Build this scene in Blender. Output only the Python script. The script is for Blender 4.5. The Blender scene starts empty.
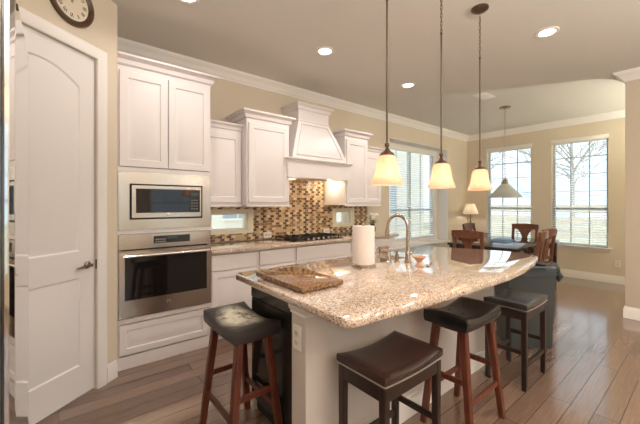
import bpy, bmesh, math, random
from mathutils import Vector, Matrix
random.seed(7)
C = bpy.context.scene.collection
S = bpy.context.scene
PI = math.pi

# ------------------------------------------------------------------ camera, sky, exposure
cd = bpy.data.cameras.new('camera'); cam = bpy.data.objects.new('camera', cd); C.objects.link(cam)
PHI = math.radians(39.145)
cam.location = (0, 0, 1.36)
cam.rotation_euler = (PI/2, 0, -PHI)
cd.sensor_width = 36; cd.lens = 36*320.565/640
cd.shift_y = -7.72/640
cd.clip_start = 0.02
S.camera = cam
w = bpy.data.worlds.new('sky'); S.world = w; w.use_nodes = True
bg = w.node_tree.nodes['Background']
bg.inputs[0].default_value = (0.78, 0.90, 1.0, 1); bg.inputs[1].default_value = 1.7
S.view_settings.view_transform = 'Standard'; S.view_settings.look = 'None'
S.view_settings.gamma = 1.0; S.view_settings.use_curve_mapping = False
S.view_settings.exposure = 0.22
sd = bpy.data.lights.new('sun', 'SUN'); sd.energy = 5.0; sd.angle = 0.02; sd.color = (1, 0.96, 0.9)
sun = bpy.data.objects.new('sun', sd); C.objects.link(sun); sun.rotation_euler = (0, math.radians(-38), 0)   # from the blank left side, over the roof
CAN_W = 34.0          # recessed ceiling lights
PEND_W = 0.5
FILL_W = 310.0          # added out-of-view lamps that brighten the ceiling by bounce
WARM = (1.0, 0.93, 0.89)

# ------------------------------------------------------------------ materials
def lin(c):
    c = c/255.0
    return c/12.92 if c <= 0.04045 else ((c+0.055)/1.055)**2.4
def rgb(r, g, b): return (lin(r), lin(g), lin(b), 1)
def mat(name, col, rough=0.5, metal=0.0, **kw):
    m = bpy.data.materials.new(name); m.use_nodes = True
    b = m.node_tree.nodes['Principled BSDF']
    b.inputs['Base Color'].default_value = col
    b.inputs['Roughness'].default_value = rough
    b.inputs['Metallic'].default_value = metal
    for k, v in kw.items(): b.inputs[k.replace('_', ' ')].default_value = v
    return m
def nd(m, t, **kw):
    n = m.node_tree.nodes.new(t)
    for k, v in kw.items(): setattr(n, k, v)
    return n
def ln(m, a, b): m.node_tree.links.new(a, b)
def bsdf(m): return m.node_tree.nodes['Principled BSDF']
def coords(m, scale=(1,1,1), rot=(0,0,0)):
    t = nd(m, 'ShaderNodeTexCoord'); mp = nd(m, 'ShaderNodeMapping')
    mp.inputs['Scale'].default_value = scale; mp.inputs['Rotation'].default_value = rot
    ln(m, t.outputs['Object'], mp.inputs[0]); return mp.outputs[0]
def ramp(m, fac, stops, interp='LINEAR'):
    r = nd(m, 'ShaderNodeValToRGB'); r.color_ramp.interpolation = interp
    e = r.color_ramp.elements
    while len(e) < len(stops): e.new(0.5)
    for i, (p, c) in enumerate(stops): e[i].position = p; e[i].color = c
    ln(m, fac, r.inputs[0]); return r.outputs[0]
def noise(m, vec, scale, detail=3, rough=0.55):
    n = nd(m, 'ShaderNodeTexNoise'); n.inputs['Scale'].default_value = scale
    n.inputs['Detail'].default_value = detail; n.inputs['Roughness'].default_value = rough
    ln(m, vec, n.inputs['Vector']); return n.outputs['Fac']
def bump(m, h, strength=0.2, dist=0.01):
    b = nd(m, 'ShaderNodeBump'); b.inputs['Strength'].default_value = strength
    b.inputs['Distance'].default_value = dist
    ln(m, h, b.inputs['Height']); ln(m, b.outputs[0], bsdf(m).inputs['Normal'])
def mixc(m, fac, a, b, mode='MIX'):
    n = nd(m, 'ShaderNodeMix', data_type='RGBA', blend_type=mode)
    if isinstance(fac, float): n.inputs[0].default_value = fac
    else: ln(m, fac, n.inputs[0])
    for i, x in ((6, a), (7, b)):
        if isinstance(x, tuple): n.inputs[i].default_value = x
        else: ln(m, x, n.inputs[i])
    return n.outputs[2]

def paint(name, col, rough=0.6, tex=0.05):
    m = mat(name, col, rough)
    bump(m, noise(m, coords(m), 90, 2), tex, 0.004); return m
WALL = paint('wall paint', rgb(217, 203, 182), 0.7, 0.12)
CEIL = paint('ceiling paint', rgb(222, 216, 206), 0.8, 0.15)
TRIM = paint('trim white', rgb(238, 232, 226), 0.4, 0.02)
CAB = paint('cabinet white', rgb(236, 228, 226), 0.35, 0.02)
ISL = paint('island paint', rgb(212, 202, 194), 0.4, 0.02)
DOORM = paint('door white', rgb(232, 226, 222), 0.4, 0.02)

def wood_floor():
    m = mat('oak floor', (0.2, .1, .06, 1), 0.3)
    v = coords(m)
    bt = nd(m, 'ShaderNodeTexBrick'); bt.offset = 0.37; bt.offset_frequency = 2
    bt.inputs['Scale'].default_value = 1.0
    bt.inputs['Brick Width'].default_value = 1.35; bt.inputs['Row Height'].default_value = 0.123
    bt.inputs['Mortar Size'].default_value = 0.0022; bt.inputs['Mortar Smooth'].default_value = 0.2
    bt.inputs['Color1'].default_value = (0, 0, 0, 1); bt.inputs['Color2'].default_value = (1, 1, 1, 1)
    bt.inputs['Mortar'].default_value = (.5, .5, .5, 1); bt.inputs['Bias'].default_value = 0.0
    ln(m, v, bt.inputs['Vector'])
    pl = ramp(m, bt.outputs['Color'], [(0, rgb(116, 91, 76)), (0.5, rgb(134, 107, 90)), (1, rgb(152, 123, 104))])
    g = noise(m, coords(m, (1.2, 26, 1)), 4, 5, 0.65)
    gr = ramp(m, g, [(0.3, (0.60, 0.58, 0.56, 1)), (0.7, (1.06, 1.05, 1.04, 1))])
    c = mixc(m, 0.8, pl, gr, 'MULTIPLY')
    c = mixc(m, bt.outputs['Fac'], c, rgb(62, 46, 38))
    ln(m, c, bsdf(m).inputs['Base Color'])
    rr = ramp(m, g, [(0.3, (0.24,)*3+(1,)), (0.7, (0.15,)*3+(1,))]); ln(m, rr, bsdf(m).inputs['Roughness'])
    inv = nd(m, 'ShaderNodeMath', operation='SUBTRACT'); inv.inputs[0].default_value = 1
    ln(m, bt.outputs['Fac'], inv.inputs[1]); bump(m, inv.outputs[0], 0.3, 0.002)
    bsdf(m).inputs['Coat Weight'].default_value = 0.75; bsdf(m).inputs['Coat IOR'].default_value = 1.5; bsdf(m).inputs['Coat Roughness'].default_value = 0.11
    ln(m, [n for n in m.node_tree.nodes if n.type == 'BUMP'][0].outputs[0], bsdf(m).inputs['Coat Normal'])
    return m
FLOORM = wood_floor()

def granite():
    m = mat('granite', (.5, .4, .3, 1), 0.04)
    v = coords(m)
    base = ramp(m, noise(m, v, 9, 4), [(0.35, rgb(206, 176, 150)), (0.55, rgb(218, 192, 168)), (0.72, rgb(228, 208, 188))])
    n2 = noise(m, v, 70, 4, 0.7)
    c = mixc(m, ramp(m, n2, [(0.56, (0,0,0,1)), (0.66, (1,1,1,1))]), base, rgb(182, 152, 126))
    vo = nd(m, 'ShaderNodeTexVoronoi'); vo.inputs['Scale'].default_value = 200; ln(m, v, vo.inputs['Vector'])
    sp = nd(m, 'ShaderNodeSeparateColor'); ln(m, vo.outputs['Color'], sp.inputs[0])
    c = mixc(m, ramp(m, sp.outputs[0], [(0.83, (0,0,0,1)), (0.88, (1,1,1,1))]), c, rgb(134, 116, 104))
    c = mixc(m, ramp(m, sp.outputs[1], [(0.90, (0,0,0,1)), (0.94, (1,1,1,1))]), c, rgb(90, 78, 72))
    c = mixc(m, ramp(m, sp.outputs[2], [(0.84, (0,0,0,1)), (0.9, (1,1,1,1))]), c, rgb(240, 232, 224))
    ln(m, c, bsdf(m).inputs['Base Color'])
    q = bsdf(m).inputs; q['Coat Weight'].default_value = 1.0; q['Coat IOR'].default_value = 1.75; q['Coat Roughness'].default_value = 0.015
    return m
GRAN = granite()
def board_granite():
    m = mat('brown granite', (.3, .2, .1, 1), 0.05)
    v = coords(m)
    c = ramp(m, noise(m, v, 70, 4, 0.7), [(0.35, rgb(70, 48, 34)), (0.5, rgb(138, 100, 68)), (0.65, rgb(176, 136, 96))])
    ln(m, c, bsdf(m).inputs['Base Color']); return m
BGRAN = board_granite()

def mosaic():
    m = mat('mosaic tile', (.3, .2, .1, 1), 0.32)
    t = nd(m, 'ShaderNodeTexCoord'); sx = nd(m, 'ShaderNodeSeparateXYZ'); cx = nd(m, 'ShaderNodeCombineXYZ')
    ln(m, t.outputs['Object'], sx.inputs[0]); ln(m, sx.outputs[0], cx.inputs[0]); ln(m, sx.outputs[2], cx.inputs[1])
    def M_(op, a, b=None):
        n = nd(m, 'ShaderNodeMath', operation=op)
        for i, x in enumerate((a, b)):
            if x is None: continue
            if isinstance(x, (int, float)): n.inputs[i].default_value = x
            else: ln(m, x, n.inputs[i])
        return n.outputs[0]
    W_, H_ = 0.056, 0.033
    zr = M_('DIVIDE', sx.outputs[2], H_); row = M_('FLOOR', zr); fz = M_('SUBTRACT', zr, row)
    par = M_('FLOORED_MODULO', row, 2.0)
    xr = M_('ADD', M_('DIVIDE', sx.outputs[0], W_), M_('MULTIPLY', par, 0.5)); col = M_('FLOOR', xr); fx = M_('SUBTRACT', xr, col)
    cv = nd(m, 'ShaderNodeCombineXYZ'); ln(m, col, cv.inputs[0]); ln(m, row, cv.inputs[1])
    wn = nd(m, 'ShaderNodeTexWhiteNoise', noise_dimensions='2D'); ln(m, cv.outputs[0], wn.inputs['Vector'])
    alt = M_('FLOORED_MODULO', col, 2.0)
    v2 = M_('ADD', M_('MULTIPLY', alt, 0.44), M_('MULTIPLY', wn.outputs['Value'], 0.66))
    c = ramp(m, v2, [(0, rgb(84, 58, 42)), (0.22, rgb(110, 78, 56)), (0.44, rgb(150, 114, 82)), (0.58, rgb(200, 172, 134)), (0.86, rgb(222, 200, 166))], 'CONSTANT')
    ed = M_('MAXIMUM', M_('GREATER_THAN', M_('ABSOLUTE', M_('SUBTRACT', fx, 0.5)), 0.465), M_('GREATER_THAN', M_('ABSOLUTE', M_('SUBTRACT', fz, 0.5)), 0.435))
    c = mixc(m, ed, c, rgb(190, 166, 136))
    ln(m, c, bsdf(m).inputs['Base Color'])
    bump(m, M_('SUBTRACT', 1.0, ed), 0.4, 0.002)
    return m
MOSAIC = mosaic()

def steel(name, col, rough, axis=(1, 1, 140)):
    m = mat(name, col, rough, 1.0)
    n = noise(m, coords(m, axis), 6, 2)
    rr = ramp(m, n, [(0.3, (rough*.8,)*3+(1,)), (0.7, (rough*1.25,)*3+(1,))]); ln(m, rr, bsdf(m).inputs['Roughness'])
    return m
STEEL = steel('brushed steel', rgb(192, 178, 164), 0.2)
FRIDGE = steel('fridge steel', rgb(226, 224, 222), 0.05)
CHROME = mat('chrome', rgb(215, 210, 205), 0.1, 1.0)
NICKEL = mat('brushed nickel', rgb(190, 176, 160), 0.22, 1.0)
BRONZE = mat('bronze metal', rgb(104, 84, 70), 0.4, 0.8)
BLACKGL = mat('black glass', rgb(28, 24, 22), 0.06)
BLACKG = mat('black gloss', rgb(46, 44, 40), 0.16)
BLACKM = mat('black iron', rgb(30, 27, 25), 0.5)
GREYP = mat('grey plastic', rgb(70, 73, 72), 0.36)
BAG = mat('black bag film', rgb(58, 60, 62), 0.28)
LCD = mat('display', rgb(60, 74, 76), 0.2)
WHITEP = mat('white plastic', rgb(238, 234, 228), 0.35)
PAPER = paint('paper', rgb(244, 232, 226), 0.9, 0.3)
BLIND = mat('blind slat', rgb(236, 240, 242), 0.5)
VINYL = mat('window vinyl', rgb(196, 202, 206), 0.4)
def wood(name, c1, c2, rough=0.3, axis=(14, 14, 1.5)):
    m = mat(name, c1, rough)
    c = ramp(m, noise(m, coords(m, axis), 5, 4), [(0.3, c1), (0.7, c2)])
    ln(m, c, bsdf(m).inputs['Base Color']); return m
CHERRY = wood('cherry stained wood', rgb(72, 33, 22), rgb(116, 58, 38))
ESPRESSO = wood('espresso wood', rgb(34, 22, 19), rgb(52, 34, 29))
CHAIRW = wood('dining chair wood', rgb(88, 50, 35), rgb(130, 78, 55))
TABLEW = wood('table dark wood', rgb(46, 36, 34), rgb(66, 52, 46), 0.08)
def leather(name, col, rough):
    m = mat(name, col, rough)
    bump(m, noise(m, coords(m), 160, 3), 0.25, 0.003); return m
LBLACK = leather('black leather', rgb(34, 30, 29), 0.2)
LBROWN = leather('dark brown leather', rgb(58, 38, 33), 0.26)
LGREY = leather('charcoal leather', rgb(62, 56, 54), 0.22)
def worn_leather():
    m = mat('worn black leather', rgb(58, 50, 47), 0.42)
    t = coords(m)
    n = noise(m, t, 16, 4, 0.7)
    ln_ = nd(m, 'ShaderNodeVectorMath', operation='LENGTH')
    mp = coords(m, (4.8, 7.6, 0)); ln(m, mp, ln_.inputs[0])
    f = ramp(m, ln_.outputs['Value'], [(0.55, (1,1,1,1)), (1.1, (0,0,0,1))])
    mu = nd(m, 'ShaderNodeMath', operation='MULTIPLY'); ln(m, f, mu.inputs[0])
    ln(m, ramp(m, n, [(0.38, (0.1,0.1,0.1,1)), (0.52, (1,1,1,1))]), mu.inputs[1])
    c = mixc(m, mu.outputs[0], rgb(56, 48, 45), rgb(226, 218, 196))
    ln(m, c, bsdf(m).inputs['Base Color'])
    bump(m, noise(m, t, 160, 3), 0.25, 0.003); return m
LWORN = worn_leather()
def shade_glass(name, col, tr=0.6):
    m = bpy.data.materials.new(name); m.use_nodes = True; nt = m.node_tree
    b = nt.nodes['Principled BSDF']; b.inputs['Base Color'].default_value = col; b.inputs['Roughness'].default_value = 0.3
    tl = nt.nodes.new('ShaderNodeBsdfTranslucent'); tl.inputs[0].default_value = col
    mx = nt.nodes.new('ShaderNodeMixShader'); mx.inputs[0].default_value = tr
    nt.links.new(b.outputs[0], mx.inputs[1]); nt.links.new(tl.outputs[0], mx.inputs[2])
    nt.links.new(mx.outputs[0], nt.nodes['Material Output'].inputs[0]); return m
ALAB = shade_glass('alabaster glass', rgb(250, 224, 204), 0.6)
LAMPSH = shade_glass('lamp shade fabric', rgb(250, 244, 232), 0.7)
WHITEGL = shade_glass('white glass', rgb(206, 208, 200), 0.35)
def emit(name, col, s):
    m = mat(name, (0.8, 0.8, 0.8, 1), 0.5); b = bsdf(m)
    b.inputs['Emission Color'].default_value = col; b.inputs['Emission Strength'].default_value = s; return m
BULB = emit('lit bulb', (1, 0.86, 0.66, 1), 5)
CANLENS = emit('lit can lens', (1, 0.9, 0.76, 1), 9)
def glass():
    m = bpy.data.materials.new('window glass'); m.use_nodes = True; nt = m.node_tree
    g = nt.nodes.new('ShaderNodeBsdfGlossy'); g.inputs['Roughness'].default_value = 0.02
    t = nt.nodes.new('ShaderNodeBsdfTransparent'); t.inputs[0].default_value = (0.95, 0.97, 0.97, 1)
    mx = nt.nodes.new('ShaderNodeMixShader'); mx.inputs[0].default_value = 0.06
    nt.links.new(t.outputs[0], mx.inputs[1]); nt.links.new(g.outputs[0], mx.inputs[2])
    nt.links.new(mx.outputs[0], nt.nodes['Material Output'].inputs[0]); return m
GLASS = glass()
FROST = shade_glass('frosted pane', rgb(214, 206, 206), 0.7)
SLIMF = paint('slim window frame', rgb(236, 230, 206), 0.4, 0.02)

# ------------------------------------------------------------------ mesh builder
class MB:
    def __init__(s): s.bm = bmesh.new()
    def _x(s, vs, M):
        if M is not None: bmesh.ops.transform(s.bm, matrix=M, verts=vs)
    def box(s, x0, x1, y0, y1, z0, z1, bev=0.0, seg=2, M=None):
        r = bmesh.ops.create_cube(s.bm, size=1.0); vs = r['verts']
        for v in vs:
            v.co = Vector(((x0+x1)/2+v.co.x*(x1-x0), (y0+y1)/2+v.co.y*(y1-y0), (z0+z1)/2+v.co.z*(z1-z0)))
        if M is not None: bmesh.ops.transform(s.bm, matrix=M, verts=vs)
        if bev > 0:
            es = list({e for v in vs for e in v.link_edges})
            bmesh.ops.bevel(s.bm, geom=es, offset=bev, segments=seg, affect='EDGES', profile=0.5)
        return s
    def loft(s, rings, cap0=True, cap1=True, closed=True, M=None):
        R = [[s.bm.verts.new(p) for p in r] for r in rings]
        n = len(R[0])
        for a, b in zip(R, R[1:]):
            for i in range(n if closed else n-1):
                j = (i+1) % n
                try: s.bm.faces.new((a[i], a[j], b[j], b[i]))
                except ValueError: pass
        if cap0: s.bm.faces.new(list(reversed(R[0])))
        if cap1: s.bm.faces.new(R[-1])
        s._x([v for r in R for v in r], M); return s
    def lathe(s, prof, n=28, M=None, cx=0, cy=0, cap=True):
        rings = [[(cx+r*math.cos(2*PI*i/n), cy+r*math.sin(2*PI*i/n), z) for i in range(n)] for r, z in prof]
        return s.loft(rings, cap and prof[0][0] > 1e-4, cap and prof[-1][0] > 1e-4, True, M)
    def tube(s, pts, r, n=10, M=None, square=False):
        pts = [Vector(p) for p in pts]; rings = []; up = None
        for i, p in enumerate(pts):
            t = (pts[min(i+1, len(pts)-1)]-pts[max(i-1, 0)]).normalized()
            if up is None: up = Vector((0, 0, 1)) if abs(t.z) < 0.95 else Vector((1, 0, 0))
            a = t.cross(up).normalized(); b = a.cross(t).normalized(); up = b
            rr = r[i] if isinstance(r, (list, tuple)) else r
            rings.append([p+(a*math.cos(2*PI*k/n)+b*math.sin(2*PI*k/n))*rr for k in range(n)])
        return s.loft(rings, True, True, True, M)
    def bar(s, p0, p1, wx, wy, wx2=None, wy2=None, bev=0.003):
        """square bar between two points, section stays level (axis aligned)"""
        wx2 = wx2 or wx; wy2 = wy2 or wy
        def ring(p, a, b):
            x, y, z = p; c = min(a, b)*0.14
            return [(x-a/2+c, y-b/2, z), (x+a/2-c, y-b/2, z), (x+a/2, y-b/2+c, z), (x+a/2, y+b/2-c, z),
                    (x+a/2-c, y+b/2, z), (x-a/2+c, y+b/2, z), (x-a/2, y+b/2-c, z), (x-a/2, y-b/2+c, z)]
        return s.loft([ring(p0, wx, wy), ring(p1, wx2, wy2)])
    def beam(s, p0, p1, wid, hgt):
        """rectangular beam between any two points"""
        p0 = Vector(p0); p1 = Vector(p1); d = (p1-p0); L = d.length; d.normalize()
        up = Vector((0, 0, 1)) if abs(d.z) < 0.95 else Vector((0, 1, 0))
        a = d.cross(up).normalized(); b = a.cross(d).normalized()
        M = Matrix((( d.x, a.x, b.x, p0.x), (d.y, a.y, b.y, p0.y), (d.z, a.z, b.z, p0.z), (0, 0, 0, 1)))
        return s.box(0, L, -wid/2, wid/2, -hgt/2, hgt/2, min(wid, hgt)*0.15, 1, M)
    def prism(s, poly, z0, z1, e=0.0):
        if e <= 0: return s.loft([[(x, y, z0) for x, y in poly], [(x, y, z1) for x, y in poly]])
        p2 = offset(poly, e*0.35); p1 = offset(poly, e)
        rg = [(p1, z0), (p2, z0+e*.35), (poly, z0+e), (poly, z1-e), (p2, z1-e*.35), (p1, z1)]
        return s.loft([[(x, y, z) for x, y in p] for p, z in rg])
    def panel(s, x0, x1, z0, z1, yf, t=0.02, frame=0.058, raised=True, M=None):
        """cabinet door or drawer front: frame, groove and raised field; front faces -y"""
        rg = [(0, t), (0, .003), (.003, 0)]
        if raised: rg += [(frame, 0), (frame+.007, .009), (frame+.016, .009), (frame+.04, .002)]
        rings = []
        for ins, dy in rg:
            rings.append([(x0+ins, yf+dy, z0+ins), (x1-ins, yf+dy, z0+ins), (x1-ins, yf+dy, z1-ins), (x0+ins, yf+dy, z1-ins)])
        return s.loft(rings, True, True, True, M)
    def sphere(s, c, r, M=None, u=14, v=9, sc=(1,1,1)):
        g = bmesh.ops.create_uvsphere(s.bm, u_segments=u, v_segments=v, radius=r)['verts']
        for q in g: q.co = Vector((c[0]+q.co.x*sc[0], c[1]+q.co.y*sc[1], c[2]+q.co.z*sc[2]))
        s._x(g, M); return s
    def build(s, name, m, parent=None, smooth=35, loc=None):
        bmesh.ops.recalc_face_normals(s.bm, faces=s.bm.faces)
        me = bpy.data.meshes.new(name); s.bm.to_mesh(me); s.bm.free()
        if smooth:
            for p in me.polygons: p.use_smooth = True
            me.set_sharp_from_angle(angle=math.radians(smooth))
        me.materials.append(m)
        o = bpy.data.objects.new(name, me); C.objects.link(o)
        if parent is not None: o.parent = parent
        if loc: o.location = loc
        return o
def offset(poly, d):
    """inward offset of a counter-clockwise outline"""
    n = len(poly); out = []
    for i in range(n):
        a = Vector(poly[i-1]); b = Vector(poly[i]); c = Vector(poly[(i+1) % n])
        t1 = (b-a).normalized(); t2 = (c-b).normalized()
        n1 = Vector((-t1.y, t1.x)); n2 = Vector((-t2.y, t2.x)); m = (n1+n2)
        m = m/max(0.4, m.length_squared/2) ; out.append(tuple(b+m*d*1.0))
    return out
def tag(o, label=None, cat=None, group=None, kind=None):
    if label: o['label'] = label
    if cat: o['category'] = cat
    if group: o['group'] = group
    if kind: o['kind'] = kind
    return o
def thing(name, label, cat, loc=(0,0,0), rz=0.0, group=None):
    o = bpy.data.objects.new(name, None); C.objects.link(o); o.empty_display_size = 0.1
    o.location = loc; o.rotation_euler = (0, 0, rz); return tag(o, label, cat, group)
def dup(root, loc, rz, label, group=None):
    r = root.copy(); C.objects.link(r); r.location = loc; r.rotation_euler = (0, 0, rz); r['label'] = label
    if group: r['group'] = group
    for ch in list(root.children):
        c = ch.copy(); C.objects.link(c); c.parent = r
        for g in list(ch.children):
            d = g.copy(); C.objects.link(d); d.parent = c
    return r
def struct(name, mb, m, parent=None, smooth=35, loc=None):
    o = mb.build(name, m, parent, smooth, loc)
    if parent is None: o['kind'] = 'structure'
    return o
def spot(name, parent, loc, watt, col, size=2.4, blend=0.6, r=0.05):
    l = bpy.data.lights.new(name, 'SPOT'); l.energy = watt; l.color = col; l.spot_size = size; l.spot_blend = blend
    l.shadow_soft_size = r
    o = bpy.data.objects.new(name, l); C.objects.link(o); o.parent = parent; o.location = loc; return o
def point(name, parent, loc, watt, col, r=0.03):
    l = bpy.data.lights.new(name, 'POINT'); l.energy = watt; l.color = col; l.shadow_soft_size = r
    o = bpy.data.objects.new(name, l); C.objects.link(o); o.parent = parent; o.location = loc; return o
def cells(u0, u1, z0, z1, holes):
    """rectangles left of a wall after cutting rectangular holes"""
    us = sorted({u0, u1, *[h[0] for h in holes], *[h[1] for h in holes]})
    out = []
    for a, b in zip(us, us[1:]):
        hs = sorted([(h[2], h[3]) for h in holes if h[0] <= a+1e-6 and h[1] >= b-1e-6]); z = z0
        for p, q in hs:
            if p > z+1e-6: out.append((a, b, z, p))
            z = q
        if z < z1-1e-6: out.append((a, b, z, z1))
    return out

# ------------------------------------------------------------------ room shell
YW, XR, HC = 3.646, 7.408, 2.94
ALC = (4.55, 6.55, 0.57, 2.55)
SL1 = (1.27, 1.885, 1.005, 1.30); SL2 = (3.205, 3.67, 1.015, 1.30)
RW1 = (2.335, 3.20, 0.60, 2.56); RW2 = (1.16, 1.985, 0.60, 2.56)
b = MB(); b.box(-0.95, 7.75, -4.2, 4.0, -0.12, 0.0); struct('floor', b, FLOORM, smooth=0)
b = MB(); b.box(-0.95, 7.75, -4.2, 4.0, HC, HC+0.12); struct('ceiling', b, CEIL, smooth=0)
b = MB()
for a, c, z0, z1 in cells(0.36, XR, 0, HC, [ALC, SL1, SL2]): b.box(a, c, YW, YW+0.30, z0, z1)
AW = (4.72, 6.36, 0.66, 2.47)
for a, c, z0, z1 in cells(ALC[0], ALC[1], ALC[2], ALC[3], [AW]): b.box(a, c, YW+0.255, YW+0.30, z0, z1)
struct('wall_back', b, WALL, smooth=0)
b = MB()
for a, c, z0, z1 in cells(-1.5, 4.0, 0, HC, [RW1, RW2]): b.box(XR, XR+0.16, a, c, z0, z1)
struct('wall_right', b, WALL, smooth=0)
b = MB(); b.box(5.27, 5.42, -4.0, 0.672, 0, HC, 0.006, 2); struct('wall_dividing', b, WALL)
b = MB(); b.box(5.42, XR, -1.62, -1.5, 0, HC); struct('wall_hall', b, WALL, smooth=0)
b = MB(); b.box(-0.97, -0.85, -4.0, 2.02, 0, HC); struct('wall_left', b, WALL, smooth=0)
REAR = [(0.3, 1.5, 0.4, 2.5), (2.0, 3.2, 0.4, 2.5), (3.6, 4.8, 0.4, 2.5)]
b = MB()
for a, c, z0, z1 in cells(-0.97, 5.42, 0, HC, REAR): b.box(a, c, -4.15, -4.0, z0, z1)
struct('wall_rear', b, WALL, smooth=0)
# diagonal pantry wall: local x runs along the wall, -y faces the kitchen
DA = math.radians(38.57)
DM = Matrix.Translation((0.214, 2.872, 0)) @ Matrix.Rotation(DA, 4, 'Z')
b = MB()
for a, c, z0, z1 in cells(-1.40, 0.178, 0, HC, [(-0.76, 0.0, 0, 2.43)]): b.box(a, c, 0.0, 0.10, z0, z1, M=DM)
struct('wall_pantry', b, WALL, smooth=0)
b = MB(); b.box(0.352, 0.36, 2.99, YW+0.3, 0, HC); struct('wall_return', b, WALL, smooth=0)

def crown_prof(): return [(0, -0.112), (0.012, -0.112), (0.014, -0.096), (0.022, -0.092), (0.035, -0.07), (0.06, -0.038), (0.084, -0.026), (0.092, -0.012), (0.1, 0), (0, 0)]
b = MB()
b.loft([[(0.362, YW-d, HC+z) for d, z in crown_prof()], [(XR-0.0, YW-d, HC+z) for d, z in crown_prof()]])
struct('trim_back', b, TRIM)
b = MB(); b.loft([[(XR-d, -1.5, HC+z) for d, z in crown_prof()], [(XR-d, YW-0.002, HC+z) for d, z in crown_prof()]]); struct('trim_right', b, TRIM)
b = MB()
P = crown_prof()
b.loft([[(5.27-d, -4.0, HC+z) for d, z in P], [(5.27-d, 0.672+d, HC+z) for d, z in P], [(5.42+d, 0.672+d, HC+z) for d, z in P], [(5.42+d, -1.5, HC+z) for d, z in P]])
struct('trim_dividing', b, TRIM)
def base_prof(t=0.016, h=0.135): return [(0, 0), (t, 0), (t, h-0.03), (t*0.7, h-0.018), (t*0.55, h), (0, h)]
b = MB(); b.loft([[(XR-d, -1.5, z) for d, z in base_prof()], [(XR-d, YW, z) for d, z in base_prof()]]); struct('baseboard_right', b, TRIM)
b = MB(); P = base_prof()
b.loft([[(5.27-d, -4.0, z) for d, z in P], [(5.27-d, 0.672+d, z) for d, z in P], [(5.42+d, 0.672+d, z) for d, z in P], [(5.42+d, -1.5, z) for d, z in P]])
struct('baseboard_dividing', b, TRIM)
b = MB(); b.loft([[(4.0, YW-d, z) for d, z in base_prof()], [(XR-0.02, YW-d, z) for d, z in base_prof()]]); struct('baseboard_back', b, TRIM)
b = MB(); b.loft([[(0.082, -d, z) for d, z in base_prof()], [(0.172, -d, z) for d, z in base_prof()]], M=DM); struct('baseboard_pantry', b, TRIM)
b = MB(); b.box(1.134, 4.0, YW-0.006, YW-0.0005, 0.914, 1.34)
b.bm.free(); b = MB()
for a, c, z0, z1 in cells(1.134, 3.98, 0.916, 1.70, [SL1, SL2, (1.134, 2.13, 1.34, 1.70), (3.04, 3.98, 1.34, 1.70)]): b.box(a, c, YW-0.008, YW, z0, z1)
struct('wall_backsplash', b, MOSAIC, smooth=0)

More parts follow.
